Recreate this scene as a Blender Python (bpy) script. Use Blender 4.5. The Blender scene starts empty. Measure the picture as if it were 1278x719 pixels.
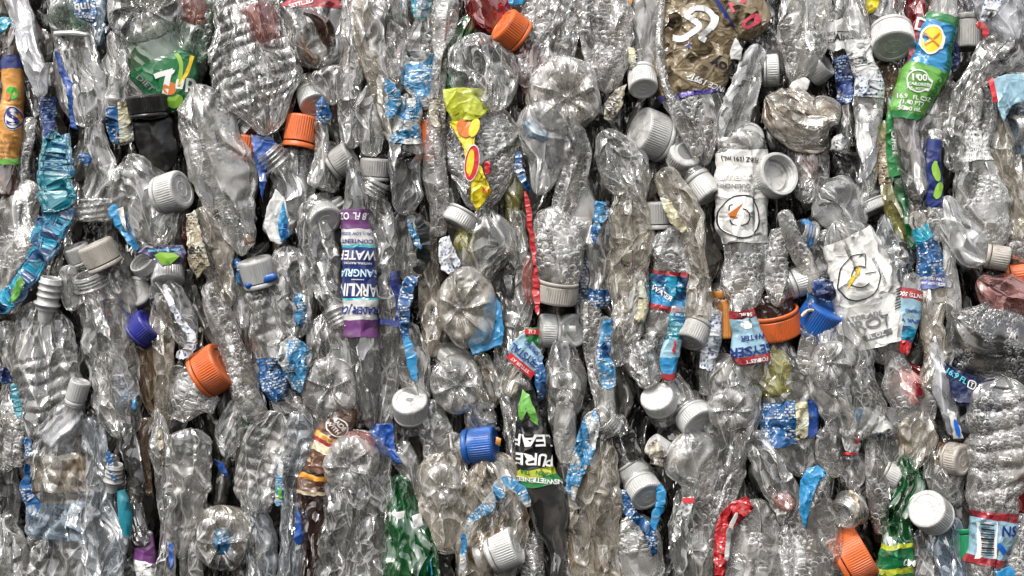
import bpy, math, random
import numpy as np
from mathutils import Vector, Matrix

scene = bpy.context.scene
S = 0.00085                     # metres per photo pixel on the face of the bale
W0, H0 = 1278, 719
DIST = 1.35                     # camera to the face of the bale

# ------------------------------------------------------------------ camera
cam_d = bpy.data.cameras.new('camera')
cam = bpy.data.objects.new('camera', cam_d)
scene.collection.objects.link(cam)
cam.location = (0, -DIST, 0)
cam.rotation_euler = (math.radians(90), 0, 0)
cam_d.sensor_width = 36
cam_d.lens = 36 * DIST / (W0 * S)
cam_d.clip_start = 0.05
cam_d.clip_end = 200
scene.camera = cam
scene.render.resolution_x, scene.render.resolution_y = 1024, 576

# ------------------------------------------------------------------ sky and sun (overcast)
SUN_EL, SUN_AZ = 58, 200        # degrees; azimuth measured like the sky texture
world = bpy.data.worlds.new('World')
scene.world = world
world.use_nodes = True
wn = world.node_tree
wn.nodes.clear()
sky = wn.nodes.new('ShaderNodeTexSky')
sky.sky_type = 'NISHITA'
sky.sun_disc = False
sky.sun_elevation = math.radians(SUN_EL)
sky.sun_rotation = math.radians(SUN_AZ)
sky.dust_density = 6.0
sky.air_density = 1.0
sky.ozone_density = 1.0
hs = wn.nodes.new('ShaderNodeHueSaturation')
hs.inputs['Saturation'].default_value = 0.30     # cloud cover: a grey sky
bg = wn.nodes.new('ShaderNodeBackground')
bg.inputs['Strength'].default_value = 0.15
wo = wn.nodes.new('ShaderNodeOutputWorld')
wn.links.new(sky.outputs[0], hs.inputs['Color'])
wn.links.new(hs.outputs[0], bg.inputs['Color'])
wn.links.new(bg.outputs[0], wo.inputs['Surface'])

sun_d = bpy.data.lights.new('sun', 'SUN')
sun_d.energy = 1.5
sun_d.angle = math.radians(12)
sun_d.color = (1.0, 0.965, 0.92)
sun = bpy.data.objects.new('sun', sun_d)
scene.collection.objects.link(sun)
sd = Vector((-0.38, -0.62, 0.95)).normalized()     # towards the sun
sun.rotation_euler = sd.to_track_quat('Z', 'Y').to_euler()
sky.sun_elevation = math.asin(sd.z)
sky.sun_rotation = math.atan2(sd.x, sd.y)

scene.view_settings.view_transform = 'Standard'
scene.view_settings.look = 'None'
scene.view_settings.exposure = 0.55
scene.view_settings.gamma = 1.0
scene.cycles.transparent_max_bounces = 7
scene.cycles.max_bounces = 4
scene.cycles.glossy_bounces = 2
scene.cycles.diffuse_bounces = 2
scene.cycles.caustics_reflective = False
scene.cycles.caustics_refractive = False

# ------------------------------------------------------------------ numpy noise
def _hash(ix, iy, iz, seed):
    h = (ix * 374761393 + iy * 668265263 + iz * 2147483647 + seed * 1274126177) & 0xffffffff
    h = ((h ^ (h >> 13)) * 1274126177) & 0xffffffff
    h = ((h ^ (h >> 16)) * 2246822519) & 0xffffffff
    h = h ^ (h >> 15)
    return (h & 0xffffff) / float(0xffffff) * 2 - 1

def facet(p, seed=0):
    """continuous piecewise-linear noise: flat facets meeting in sharp creases"""
    i = np.floor(p).astype(np.int64)
    f = p - i
    order = np.argsort(-f, axis=1)
    fs = np.take_along_axis(f, order, axis=1)
    c = i.copy()
    v0 = _hash(c[:, 0], c[:, 1], c[:, 2], seed)
    res = v0 * (1 - fs[:, 0])
    r = np.arange(len(p))
    for k in range(3):
        c[r, order[:, k]] += 1
        v = _hash(c[:, 0], c[:, 1], c[:, 2], seed)
        nxt = fs[:, k + 1] if k < 2 else 0.0
        res = res + v * (fs[:, k] - nxt)
    return res

def smooth(p, seed=0):
    i = np.floor(p).astype(np.int64)
    f = p - i
    f = f * f * (3 - 2 * f)
    out = 0
    for dx in (0, 1):
        for dy in (0, 1):
            for dz in (0, 1):
                w = (f[:, 0] if dx else 1 - f[:, 0]) * (f[:, 1] if dy else 1 - f[:, 1]) * (f[:, 2] if dz else 1 - f[:, 2])
                out = out + w * _hash(i[:, 0] + dx, i[:, 1] + dy, i[:, 2] + dz, seed)
    return out

ROT = np.array([[0.36, 0.48, -0.80], [-0.80, 0.60, 0.0], [0.48, 0.64, 0.60]])
def crumple(p, size, seed=0):
    """crumpled-film height, about -1..1; size = crease spacing"""
    q = p / size
    w = np.stack([smooth(q * 0.7 + 11.3, seed + 1), smooth(q * 0.7 + 47.1, seed + 2), smooth(q * 0.7 + 83.7, seed + 3)], 1)
    q = q + 0.40 * w
    a = facet(q @ ROT.T, seed + 4)
    b = facet((q * 2.3) @ ROT, seed + 5)
    return 0.68 * a + 0.32 * b

# ------------------------------------------------------------------ materials
MATS = {}
def nd(t, kind, **kw):
    n = t.nodes.new(kind)
    for k, v in kw.items():
        if k in n.inputs: n.inputs[k].default_value = v
        else: setattr(n, k, v)
    return n

def math_n(t, op, a, b=None, c=None, clamp=False):
    n = t.nodes.new('ShaderNodeMath'); n.operation = op; n.use_clamp = clamp
    for i, v in enumerate((a, b, c)):
        if v is None: continue
        if isinstance(v, (int, float)): n.inputs[i].default_value = v
        else: t.links.new(v, n.inputs[i])
    return n.outputs[0]

def coords(t, stretch=0.42):
    """surface coordinates in photo pixels (UV holds pixels/100), shifted per object"""
    uv = nd(t, 'ShaderNodeUVMap')
    oi = nd(t, 'ShaderNodeObjectInfo')
    sc = nd(t, 'ShaderNodeVectorMath', operation='MULTIPLY')
    sc.inputs[1].default_value = (100, 100 * stretch, 0)
    t.links.new(uv.outputs[0], sc.inputs[0])
    cm = nd(t, 'ShaderNodeCombineXYZ')
    t.links.new(math_n(t, 'MULTIPLY', oi.outputs['Random'], 900), cm.inputs[2])
    ad = nd(t, 'ShaderNodeVectorMath', operation='ADD')
    t.links.new(sc.outputs[0], ad.inputs[0]); t.links.new(cm.outputs[0], ad.inputs[1])
    return ad.outputs[0], oi.outputs['Random']

def film_normal(t, vec, size, tilt, crease):
    """creased film: flat facets, each tilted its own way, parted by sharp folded ridges"""
    n1 = nd(t, 'ShaderNodeTexNoise', Scale=1 / (size * 2.4), Detail=2.0, Roughness=0.55)
    t.links.new(vec, n1.inputs['Vector'])
    wv = nd(t, 'ShaderNodeVectorMath', operation='MULTIPLY_ADD')
    t.links.new(n1.outputs['Color'], wv.inputs[0])
    wv.inputs[1].default_value = (size * 1.3,) * 3
    t.links.new(vec, wv.inputs[2])
    geo = nd(t, 'ShaderNodeNewGeometry')
    sp0 = nd(t, 'ShaderNodeSeparateColor'); t.links.new(n1.outputs['Color'], sp0.inputs[0])
    calm = math_n(t, 'MULTIPLY_ADD', math_n(t, 'MULTIPLY', math_n(t, 'SUBTRACT', sp0.outputs[2], 0.42), 6.0, clamp=True), 0.95, 0.25)   # smooth panels between crushed patches
    off = None
    for sc, k in ((1.7, tilt), (0.62, tilt * 0.85)):
        v = nd(t, 'ShaderNodeTexVoronoi', feature='F1', Scale=1 / (size * sc))
        t.links.new(wv.outputs[0], v.inputs['Vector'])
        cn = nd(t, 'ShaderNodeVectorMath', operation='MULTIPLY_ADD')
        t.links.new(v.outputs['Color'], cn.inputs[0])
        cn.inputs[1].default_value = (k,) * 3; cn.inputs[2].default_value = (-k / 2,) * 3
        if off is None: off = cn.outputs[0]
        else:
            ad = nd(t, 'ShaderNodeVectorMath', operation='ADD')
            t.links.new(off, ad.inputs[0]); t.links.new(cn.outputs[0], ad.inputs[1]); off = ad.outputs[0]
    so = nd(t, 'ShaderNodeVectorMath', operation='SCALE'); t.links.new(off, so.inputs[0]); t.links.new(calm, so.inputs['Scale'])
    ad = nd(t, 'ShaderNodeVectorMath', operation='ADD')
    t.links.new(geo.outputs['Normal'], ad.inputs[0]); t.links.new(so.outputs[0], ad.inputs[1])
    acc = ad.outputs[0]
    nn = nd(t, 'ShaderNodeVectorMath', operation='NORMALIZE')
    t.links.new(acc, nn.inputs[0])
    n3 = nd(t, 'ShaderNodeTexNoise', Scale=1 / (size * 1.5), Detail=1.5, Roughness=0.6)
    t.links.new(wv.outputs[0], n3.inputs['Vector'])
    r = math_n(t, 'ABSOLUTE', math_n(t, 'SUBTRACT', n3.outputs['Fac'], 0.5))
    ve = nd(t, 'ShaderNodeTexVoronoi', feature='DISTANCE_TO_EDGE', Scale=1 / (size * 1.7))
    t.links.new(wv.outputs[0], ve.inputs['Vector'])
    sep = nd(t, 'ShaderNodeSeparateColor'); t.links.new(n1.outputs['Color'], sep.inputs[0])
    width = math_n(t, 'MULTIPLY_ADD', math_n(t, 'SUBTRACT', sep.outputs[1], 0.42, clamp=True), 0.30, 0.001)
    line = math_n(t, 'SUBTRACT', 1.0, math_n(t, 'DIVIDE', ve.outputs['Distance'], width), clamp=True)
    r = math_n(t, 'POWER', r, 0.6)
    b = nd(t, 'ShaderNodeBump', Strength=min(1.0, crease), Distance=size * 0.75 * S)
    b.invert = True
    t.links.new(math_n(t, 'MULTIPLY_ADD', math_n(t, 'MINIMUM', ve.outputs['Distance'], 0.12), 1.6, math_n(t, 'MULTIPLY', r, 0.55)), b.inputs['Height']); t.links.new(nn.outputs[0], b.inputs['Normal'])
    return b.outputs[0], line

def plastic(name, tint=(0.94, 0.935, 0.92), haze=0.12, hazecol=(0.62, 0.605, 0.575), rough=0.085, gloss=1.0,
            wet=0.0, dirt=0.5, dirtcol=(0.16, 0.13, 0.10), bump=1.0, size=12.0, milky=0.0, floor_=0.13, cell=8.5):
    foam = None
    rough = rough
    """thin PET film: see-through body colour, Fresnel reflection on creased film, a little haze and grime"""
    m = bpy.data.materials.new(name); m.use_nodes = True
    t = m.node_tree; t.nodes.clear()
    vec, rnd = coords(t)
    nrm, line = film_normal(t, vec, size, 0.92 * bump, 0.62 * bump)
    if wet > 0:
        # condensation: beads and cells standing on the film, ring highlights painted white
        uv2, _ = coords(t, 1.0)
        nw = nd(t, 'ShaderNodeTexNoise', Scale=1 / 30.0, Detail=1.0)
        t.links.new(uv2, nw.inputs['Vector'])
        mask = math_n(t, 'MULTIPLY', math_n(t, 'SUBTRACT', nw.outputs['Fac'], 0.60 - 0.22 * wet), 8.0, clamp=True)
        foam = None; dome = None
        for cs, rr_, ww in ((cell, 0.40, 0.10), (cell * 0.52, 0.36, 0.15)):
            vs = nd(t, 'ShaderNodeTexVoronoi', feature='F1', Scale=1 / cs)
            vs.inputs['Randomness'].default_value = 0.75
            t.links.new(uv2, vs.inputs['Vector'])
            dd = vs.outputs['Distance']
            ring = math_n(t, 'SUBTRACT', 1.0, math_n(t, 'DIVIDE', math_n(t, 'ABSOLUTE', math_n(t, 'SUBTRACT', dd, rr_)), ww), clamp=True)
            dm_ = math_n(t, 'POWER', math_n(t, 'SUBTRACT', 1.0, math_n(t, 'DIVIDE', dd, rr_ + 0.02), clamp=True), 0.5)
            foam = ring if foam is None else math_n(t, 'MAXIMUM', foam, math_n(t, 'MULTIPLY', ring, 0.6))
            dome = dm_ if dome is None else math_n(t, 'MULTIPLY_ADD', dm_, 0.4, dome)
        foam = math_n(t, 'MULTIPLY', foam, mask)
        b2 = nd(t, 'ShaderNodeBump', Strength=0.7, Distance=1.8 * S)
        t.links.new(math_n(t, 'MULTIPLY', dome, mask), b2.inputs['Height']); t.links.new(nrm, b2.inputs['Normal'])
        nrm = b2.outputs[0]
    tr = nd(t, 'ShaderNodeBsdfTransparent'); tr.inputs['Color'].default_value = (*tint, 1)
    di = nd(t, 'ShaderNodeBsdfDiffuse')
    t.links.new(nrm, di.inputs['Normal'])
    # grime
    nz = nd(t, 'ShaderNodeTexNoise', Scale=1 / 26.0, Detail=3.0, Roughness=0.65)
    t.links.new(vec, nz.inputs['Vector'])
    dm = math_n(t, 'MULTIPLY', math_n(t, 'SUBTRACT', nz.outputs['Fac'], 0.52), 5.0, clamp=True)
    dm = math_n(t, 'MULTIPLY', dm, math_n(t, 'MULTIPLY', rnd, 2 * dirt), clamp=True)
    mc = nd(t, 'ShaderNodeMix', data_type='RGBA')
    mc.inputs[6].default_value = (*hazecol, 1); mc.inputs[7].default_value = (*dirtcol, 1)
    t.links.new(dm, mc.inputs[0]); t.links.new(mc.outputs[2], di.inputs['Color'])
    hz = math_n(t, 'ADD', math_n(t, 'MULTIPLY', math_n(t, 'ADD', 0.4, math_n(t, 'MULTIPLY', nz.outputs['Fac'], 1.2)), haze + 0.35 * milky),
                math_n(t, 'MULTIPLY', dm, 0.6), clamp=True)
    lg = nd(t, 'ShaderNodeLayerWeight', Blend=0.5)      # edge-on film: longer path through the haze, and a bright rim painted in
    hz = math_n(t, 'ADD', hz, math_n(t, 'MULTIPLY', math_n(t, 'POWER', lg.outputs['Facing'], 4.0), 0.75), clamp=True)
    hz = math_n(t, 'ADD', hz, math_n(t, 'MULTIPLY', line, 0.45 * min(1.0, bump)), clamp=True)      # whitened creases: stress marks plus painted crease highlights
    if wet > 0: hz = math_n(t, 'ADD', hz, math_n(t, 'MULTIPLY', foam, 0.5), clamp=True)
    if wet > 0:
        fc = nd(t, 'ShaderNodeMix', data_type='RGBA'); t.links.new(foam, fc.inputs[0]); t.links.new(mc.outputs[2], fc.inputs[6]); fc.inputs[7].default_value = (0.78, 0.78, 0.77, 1)
        t.links.new(fc.outputs[2], di.inputs['Color'])
    m1 = nd(t, 'ShaderNodeMixShader')
    t.links.new(hz, m1.inputs[0]); t.links.new(tr.outputs[0], m1.inputs[1]); t.links.new(di.outputs[0], m1.inputs[2])
    gl = nd(t, 'ShaderNodeBsdfGlossy', Roughness=rough, distribution='GGX')
    gl.inputs['Color'].default_value = (0.98, 0.98, 0.98, 1)
    t.links.new(nrm, gl.inputs['Normal'])
    lw = nd(t, 'ShaderNodeLayerWeight', Blend=0.5)
    t.links.new(nrm, lw.inputs['Normal'])
    f = math_n(t, 'POWER', lw.outputs['Facing'], 2.2)
    f = math_n(t, 'MULTIPLY_ADD', f, 0.85 * gloss, floor_ * gloss, clamp=True)
    m2 = nd(t, 'ShaderNodeMixShader')
    t.links.new(f, m2.inputs[0]); t.links.new(m1.outputs[0], m2.inputs[1]); t.links.new(gl.outputs[0], m2.inputs[2])
    out = nd(t, 'ShaderNodeOutputMaterial')
    t.links.new(m2.outputs[0], out.inputs['Surface'])
    MATS[name] = m
    return m

def solid(name, col, rough=0.4, bump=0.25, size=10.0, dirt=0.25, col2=None, fac2=0.5, scale2=14.0, spec=0.5, grain=0.0, sub=0.0, stretch=0.55):
    """opaque film, printed paper or moulded cap"""
    m = bpy.data.materials.new(name); m.use_nodes = True
    t = m.node_tree; t.nodes.clear()
    vec, rnd = coords(t, stretch)
    pb = nd(t, 'ShaderNodeBsdfPrincipled', Roughness=rough)
    pb.inputs['Specular IOR Level'].default_value = spec
    if sub: pb.inputs['Subsurface Weight'].default_value = sub; pb.inputs['Subsurface Radius'].default_value = (0.004, 0.004, 0.004)
    nz = nd(t, 'ShaderNodeTexNoise', Scale=1 / 18.0, Detail=4.0, Roughness=0.7)
    t.links.new(vec, nz.inputs['Vector'])
    dm = math_n(t, 'MULTIPLY', math_n(t, 'SUBTRACT', nz.outputs['Fac'], 0.49), 6.0, clamp=True)
    dm = math_n(t, 'MULTIPLY', dm, dirt)
    colour = None
    if col2 is not None:
        vb = nd(t, 'ShaderNodeTexVoronoi', feature='F1', Scale=1 / scale2)
        t.links.new(vec, vb.inputs['Vector'])
        sh = nd(t, 'ShaderNodeSeparateColor'); t.links.new(vb.outputs['Color'], sh.inputs[0])
        k = math_n(t, 'GREATER_THAN', sh.outputs[0], 1 - fac2)
        mx = nd(t, 'ShaderNodeMix', data_type='RGBA')
        mx.inputs[6].default_value = (*col, 1); mx.inputs[7].default_value = (*col2, 1)
        t.links.new(k, mx.inputs[0]); colour = mx.outputs[2]
    md = nd(t, 'ShaderNodeMix', data_type='RGBA')
    if colour is None: md.inputs[6].default_value = (*col, 1)
    else: t.links.new(colour, md.inputs[6])
    md.inputs[7].default_value = (col[0] * 0.3 + 0.06, col[1] * 0.3 + 0.052, col[2] * 0.3 + 0.04, 1)
    t.links.new(dm, md.inputs[0]); t.links.new(md.outputs[2], pb.inputs['Base Color'])
    if bump:
        t.links.new(film_normal(t, vec, size, 0.8 * bump, 0.5 * bump)[0], pb.inputs['Normal'])
    out = nd(t, 'ShaderNodeOutputMaterial')
    t.links.new(pb.outputs[0], out.inputs['Surface'])
    MATS[name] = m
    return m

# ------------------------------------------------------------------ tags and mesh linking
COL = scene.collection
def px(x, y, d=0.0):
    """photo pixel + height d (px) in front of the bale face -> local px frame (X right, Y away, Z up)"""
    k = (DIST - d * S) / DIST
    return np.array([(x - W0 / 2) * k, -d, (H0 / 2 - y) * k])

def tag(o, label=None, cat=None, group=None, kind=None):
    if label: o['label'] = label
    if cat: o['category'] = cat
    if group: o['group'] = group
    if kind: o['kind'] = kind
    return o

def empty(name, loc_px):
    o = bpy.data.objects.new(name, None)
    o.empty_display_size = 0.01
    o.location = Vector([float(c) * S for c in loc_px])
    COL.objects.link(o)
    return o

class MB:
    """collects faces of one object (coordinates in px); several materials allowed"""
    def __init__(s): s.v, s.f, s.m, s.uv, s.n = [], [], [], [], 0; s.mats = []; s.smooth = []
    def add(s, v, f, mat, uv=None, smooth=True):
        v = np.asarray(v, float)
        if mat not in s.mats: s.mats.append(mat)
        mi = s.mats.index(mat)
        s.v.append(v); s.uv.append(np.zeros((len(v), 2)) if uv is None else np.asarray(uv, float))
        f = [tuple(int(a) + s.n for a in q) for q in f] if not isinstance(f, np.ndarray) else (f + s.n).tolist()
        s.f += f; s.m += [mi] * len(f); s.smooth += [smooth] * len(f)
        s.n += len(v)
    def build(s, name, parent=None, origin=None):
        v = np.concatenate(s.v); uv = np.concatenate(s.uv)
        if origin is None: origin = v.mean(0) if parent is None else np.array([c / S for c in parent.location])
        me = bpy.data.meshes.new(name)
        me.from_pydata(((v - origin) * S).tolist(), [], s.f)
        for mt in s.mats: me.materials.append(MATS[mt])
        me.polygons.foreach_set('material_index', s.m)
        me.polygons.foreach_set('use_smooth', s.smooth)
        ul = me.uv_layers.new(name='UVMap')
        li = np.empty(len(me.loops), np.int32); me.loops.foreach_get('vertex_index', li)
        ul.data.foreach_set('uv', (uv[li] / 100).astype(np.float32).ravel())
        me.update()
        o = bpy.data.objects.new(name, me)
        COL.objects.link(o)
        if parent is None: o.location = Vector([float(c) * S for c in origin])
        else: o.parent = parent; 
        return o

def grid_faces(nu, nv, wrap=False):
    """nu rings of nv points"""
    i, j = np.meshgrid(np.arange(nu - 1), np.arange(nv if wrap else nv - 1), indexing='ij')
    j2 = (j + 1) % nv
    return np.stack([i * nv + j, i * nv + j2, (i + 1) * nv + j2, (i + 1) * nv + j], -1).reshape(-1, 4)

def catmull(pts, n):
    P = np.asarray(pts, float)
    m = len(P)
    if m == 2:
        t = np.linspace(0, 1, n)[:, None]; return P[0] * (1 - t) + P[1] * t
    ext = np.vstack([2 * P[0] - P[1], P, 2 * P[-1] - P[-2]])
    u = np.linspace(0, m - 1, n)
    k = np.minimum(u.astype(int), m - 2); t = (u - k)[:, None]
    a, b, c, d = ext[k], ext[k + 1], ext[k + 2], ext[k + 3]
    return 0.5 * ((2 * b) + (-a + c) * t + (2 * a - 5 * b + 4 * c - d) * t ** 2 + (-a + 3 * b - 3 * c + d) * t ** 3)

class Tube:
    """a squashed bottle wall: spine (x, y, halfwidth) in photo px, flattened section, creases, ribs"""
    seed = 0
    def __init__(s, spine, z=0.0, th=None, amp=1.0, size=None, ribs=None, endr=(0.5, 0.5), e=None, lift=None, aniso=0.32, wob=1.0, flatn=0.0):
        Tube.seed += 17
        s.sd = Tube.seed
        if e is None: e = 1.05 + 0.55 * ((Tube.seed * 0.618034) % 1.0)
        L = sum(math.dist(spine[i][:2], spine[i + 1][:2]) for i in range(len(spine) - 1))
        s.N = max(10, int(L / 1.9))
        C = catmull(spine, 400)
        d = np.r_[0, np.cumsum(np.hypot(*np.diff(C[:, :2], axis=0).T))]
        s.L = d[-1]
        s.cs, s.C = d, C
        s.z, s.amp, s.ribs, s.endr, s.e, s.aniso, s.wob = z, amp, ribs, endr, e, aniso, wob
        s.wmax = max(p[2] for p in spine)
        s.th = th if th is not None else min(0.42 * s.wmax, 17)
        s.size = size or max(9.0, min(24, s.wmax * 0.5))
        s.lift = lift          # (start, end) extra height along the spine
        s.flatn = flatn
    def at(s, t):
        """centre, halfwidth, tangent, side at arc length fraction t (array)"""
        q = np.clip(t, 0, 1) * s.L
        x = np.interp(q, s.cs, s.C[:, 0]); y = np.interp(q, s.cs, s.C[:, 1]); w = np.interp(q, s.cs, s.C[:, 2])
        e = 3.0
        xa = np.interp(q + e, s.cs, s.C[:, 0]); ya = np.interp(q + e, s.cs, s.C[:, 1])
        xb = np.interp(q - e, s.cs, s.C[:, 0]); yb = np.interp(q - e, s.cs, s.C[:, 1])
        tx, tz = xa - xb, -(ya - yb)
        n = np.hypot(tx, tz) + 1e-9
        return x, y, np.maximum(w, 0.4), tx / n, tz / n
    def pt(s, t, th, off=0.0):
        """surface point for t (0..1 along) and th (angle, pi/2 = facing the viewer)"""
        x, y, w, tx, tz = s.at(t)
        q = t * s.L
        r0, r1 = s.endr
        cl = np.ones_like(q)
        if r0 > 0:
            k = np.clip(q / (r0 * s.wmax), 0, 1); cl = cl * np.sqrt(np.clip(1 - (1 - k) ** 2, 0.0, 1))
        if r1 > 0:
            k = np.clip((s.L - q) / (r1 * s.wmax), 0, 1); cl = cl * np.sqrt(np.clip(1 - (1 - k) ** 2, 0.0, 1))
        z = np.full_like(q, float(s.z))
        if s.lift is not None: z = z + s.lift[0] * (1 - t) + s.lift[1] * t
        ww = w * cl
        thk = s.th * cl * np.clip(w / s.wmax, 0.25, 1) ** 0.8
        c, sn = np.cos(th), np.sin(th)
        a = np.sign(c) * np.abs(c) ** s.e
        b = np.sign(sn) * np.abs(sn) ** s.e
        X = a * ww; D = b * thk
        P = np.stack([X, D * 1.6, q * s.aniso], 1)
        cr = crumple(P + s.sd * 3.1, s.size, s.sd)
        cr2 = crumple(P * np.array([1, 1, 0.6]) + 91.0, s.size * 2.3, s.sd + 9)
        h = s.amp * (cr * s.size * 0.24 + cr2 * s.size * 0.36) * np.clip(cl * 1.4, 0, 1) * np.clip(w / 14, 0.2, 1)
        if s.ribs:
            for (t0, t1, n, ra) in s.ribs:
                k = (t - t0) / (t1 - t0)
                ins = (k > 0) & (k < 1)
                h = h + np.where(ins, ra * (np.abs(np.sin(k * n * math.pi + X / 26.0 * (1 if s.sd % 2 else -1) + 1.1 * facet(P / 24, s.sd + 5))) ** 0.6 - 0.6) * (0.65 + 0.5 * facet(P / 18, s.sd + 6)), 0)
        if s.amp > 0:
            for k in range(4):
                pk = s.wmax * (0.95 * smooth(np.stack([q / 70.0 + 13.7 * k, q * 0, q * 0 + s.sd * 0.31], 1), s.sd + 20 + k) + (0.5 - k / 3.0) * 0.9)
                on = np.clip(1.6 * smooth(np.stack([q / 30.0, q * 0 + 5.0 * k, q * 0], 1) + s.sd * 0.7, s.sd + 30 + k) + 0.35, 0, 1)
                sg = -1.0 if (s.sd // (k + 3)) % 3 == 0 else 1.0
                h = h + np.where(D > 0, 1, 0) * sg * on * min(s.amp, 1.3) * min(6.0, 0.2 * s.wmax) * np.exp(-np.abs(X - pk) / 3.0) * np.clip(cl * 1.3, 0, 1)
        h = h + off
        # push along the section normal
        nx = np.sign(c) * np.abs(c) ** (2 - s.e); nyy = np.sign(sn) * np.abs(sn) ** (2 - s.e)
        nn = np.hypot(nx * s.th, nyy * s.wmax) + 1e-9
        nx, nyy = nx * s.th / nn, nyy * s.wmax / nn
        lat = s.wob * np.clip(w / 14, 0.3, 1.6) * (0.9 * facet(np.stack([q / 8.0, np.sign(X) * 4.0, q * 0], 1) + s.sd, s.sd + 8) + 5.0 * facet(np.stack([q / 37.0, np.sign(X) * 4.0 + 0.3, q * 0], 1) + s.sd * 0.37, s.sd + 12))
        X = X + nx * h * 0.6 + np.where(np.abs(c) > 0.25, np.sign(c) * lat * cl, 0)
        D = D + nyy * h
        sx, sz = tz, -tx                       # side vector: right of the direction of travel
        d = z + D
        k = (DIST - s.z * S) / DIST            # placement correction for the thing's own distance
        px_ = (x - W0 / 2) * k + sx * X
        pz_ = (H0 / 2 - y) * k + sz * X
        return np.stack([px_, -d, pz_], 1)
    def body(s, mb, mat, t0=0.0, t1=1.0, off=0.0, a0=None, a1=None, step=2.1, capends=True):
        per = 2 * (s.wmax + s.th) * 1.25
        if a0 is None:
            nv = int(max(18, per / step)); th = np.linspace(-math.pi / 2, 1.5 * math.pi, nv, endpoint=False); wrap = True
            th = math.pi - th                       # so faces point outwards
        else:
            nv = int(max(6, per * abs(a1 - a0) / (2 * math.pi) / step)); th = np.linspace(a1, a0, nv); wrap = False
        n = max(4, int(s.L * (t1 - t0) / step))
        tt = np.linspace(t0, t1, n)
        if s.endr[0] > 0 and t0 == 0:
            tt = tt.copy(); tt = t1 * (tt / t1) ** 1.0
        T, TH = np.meshgrid(tt, th, indexing='ij')
        if a0 is not None:      # label edges: a little slanted and ragged
            j = 1.6 * facet(np.stack([TH.ravel() * 3.0, TH.ravel() * 0, TH.ravel() * 0], 1) + s.sd, s.sd) + 2.2 * np.cos(TH.ravel()) * math.sin(s.sd)
            T = np.clip(T + (j / s.L).reshape(T.shape), 0, 1)
        v = s.pt(T.ravel(), TH.ravel(), off)
        arc = (math.pi / 2 - TH.ravel()) * (s.wmax * 0.75)
        uv = np.stack([arc, T.ravel() * s.L], 1)
        f = grid_faces(n, nv, wrap)
        mb.add(v, f, mat, uv)
        return s

_txt_cache = {}
def text_mesh(body, bold=False):
    """outline font text -> flat mesh, width/height normalised to cap height 1, centred"""
    key = (body, bold)
    if key in _txt_cache: return _txt_cache[key]
    cu = bpy.data.curves.new('t', 'FONT'); cu.body = body; cu.align_x = 'CENTER'; cu.align_y = 'CENTER'
    cu.resolution_u = 3
    if bold: cu.offset = 0.022
    ob = bpy.data.objects.new('t', cu); COL.objects.link(ob)
    dg = bpy.context.evaluated_depsgraph_get()
    me = ob.evaluated_get(dg).to_mesh()
    v = np.array([tuple(a.co) for a in me.vertices]).reshape(-1, 3)[:, :2] / 0.7
    f = [tuple(p.vertices) for p in me.polygons]
    ob.evaluated_get(dg).to_mesh_clear()
    bpy.data.objects.remove(ob); bpy.data.curves.remove(cu)
    _txt_cache[key] = (v, f)
    return v, f

def wrap_flat(mb, tube, v, f, mat, arc, sp, rot=0.0, off=1.6, sx=1.0):
    """lay flat artwork (px) on a tube's surface: arc px to the right of its middle, sp px along from its start"""
    a = math.radians(rot)
    x = (v[:, 0] * math.cos(a) - v[:, 1] * math.sin(a)) * sx + arc
    y = v[:, 0] * math.sin(a) + v[:, 1] * math.cos(a) + sp
    t = y / tube.L
    # invert the section: lateral position -> angle
    w = tube.at(t)[2]
    c = np.clip(x / w, -0.995, 0.995)
    ca = np.sign(c) * np.abs(c) ** (1 / tube.e)
    th = np.arccos(ca)
    P = tube.pt(t, th, off)
    mb.add(P, f, mat, np.stack([x, y], 1), smooth=False)

def put_text(mb, tube, body, size, mat, arc, sp, rot=0.0, off=1.7, sx=1.0, bold=True):
    v, f = text_mesh(body, bold)
    wrap_flat(mb, tube, v * size, f, mat, arc, sp, rot, off, sx)

def poly_art(pts, sub=1):
    v = np.array(pts, float)
    return v, [tuple(range(len(pts)))]

# ------------------------------------------------------------------ turned pieces: caps, necks
def frame(ang, tilt, roll=0.0):
    a, b = math.radians(ang), math.radians(tilt)
    ax = np.array([math.cos(a) * math.cos(b), -math.sin(b), math.sin(a) * math.cos(b)])
    up = np.array([0, 0, 1.0]) if abs(ax[2]) < 0.9 else np.array([1.0, 0, 0])
    u = np.cross(up, ax); u /= np.linalg.norm(u)
    v = np.cross(ax, u)
    return u, v, ax

def lathe(mb, prof, pos, ang, tilt, mat, n=64, knurl=0.0, kz=None, squash=1.0, seed=0):
    """prof: (radius, height) list; axis starts at pos (local px)"""
    u, v, ax = frame(ang, tilt)
    prof = np.array(prof, float)
    th = np.linspace(0, 2 * math.pi, n, endpoint=False)
    R, T = np.meshgrid(prof[:, 0], th, indexing='ij')
    H = np.meshgrid(prof[:, 1], th, indexing='ij')[0]
    if knurl:
        m = np.ones_like(R)
        if kz is not None: m = ((H > kz[0]) & (H < kz[1]) & (R > prof[:, 0].max() * 0.93)).astype(float)
        R = R * (1 + m * knurl * np.where(np.arange(n) % 4 < 2, 1, -1)[None, :])
    R = R * (1 + 0.012 * np.sin(2 * T + seed) + 0.008 * np.sin(3 * T + 2 * seed))
    R2 = R.ravel(); T2 = T.ravel()
    P = np.asarray(pos) + (R2 * np.cos(T2) * squash)[:, None] * u + (R2 * np.sin(T2))[:, None] * v + H.ravel()[:, None] * ax
    uv = np.stack([T2 * prof[:, 0].max(), np.cumsum(np.r_[0, np.hypot(*np.diff(prof, axis=0).T)])[:, None].repeat(n, 1).ravel()], 1)
    mb.add(P, grid_faces(len(prof), n, True), mat, uv, smooth=not knurl)

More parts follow.
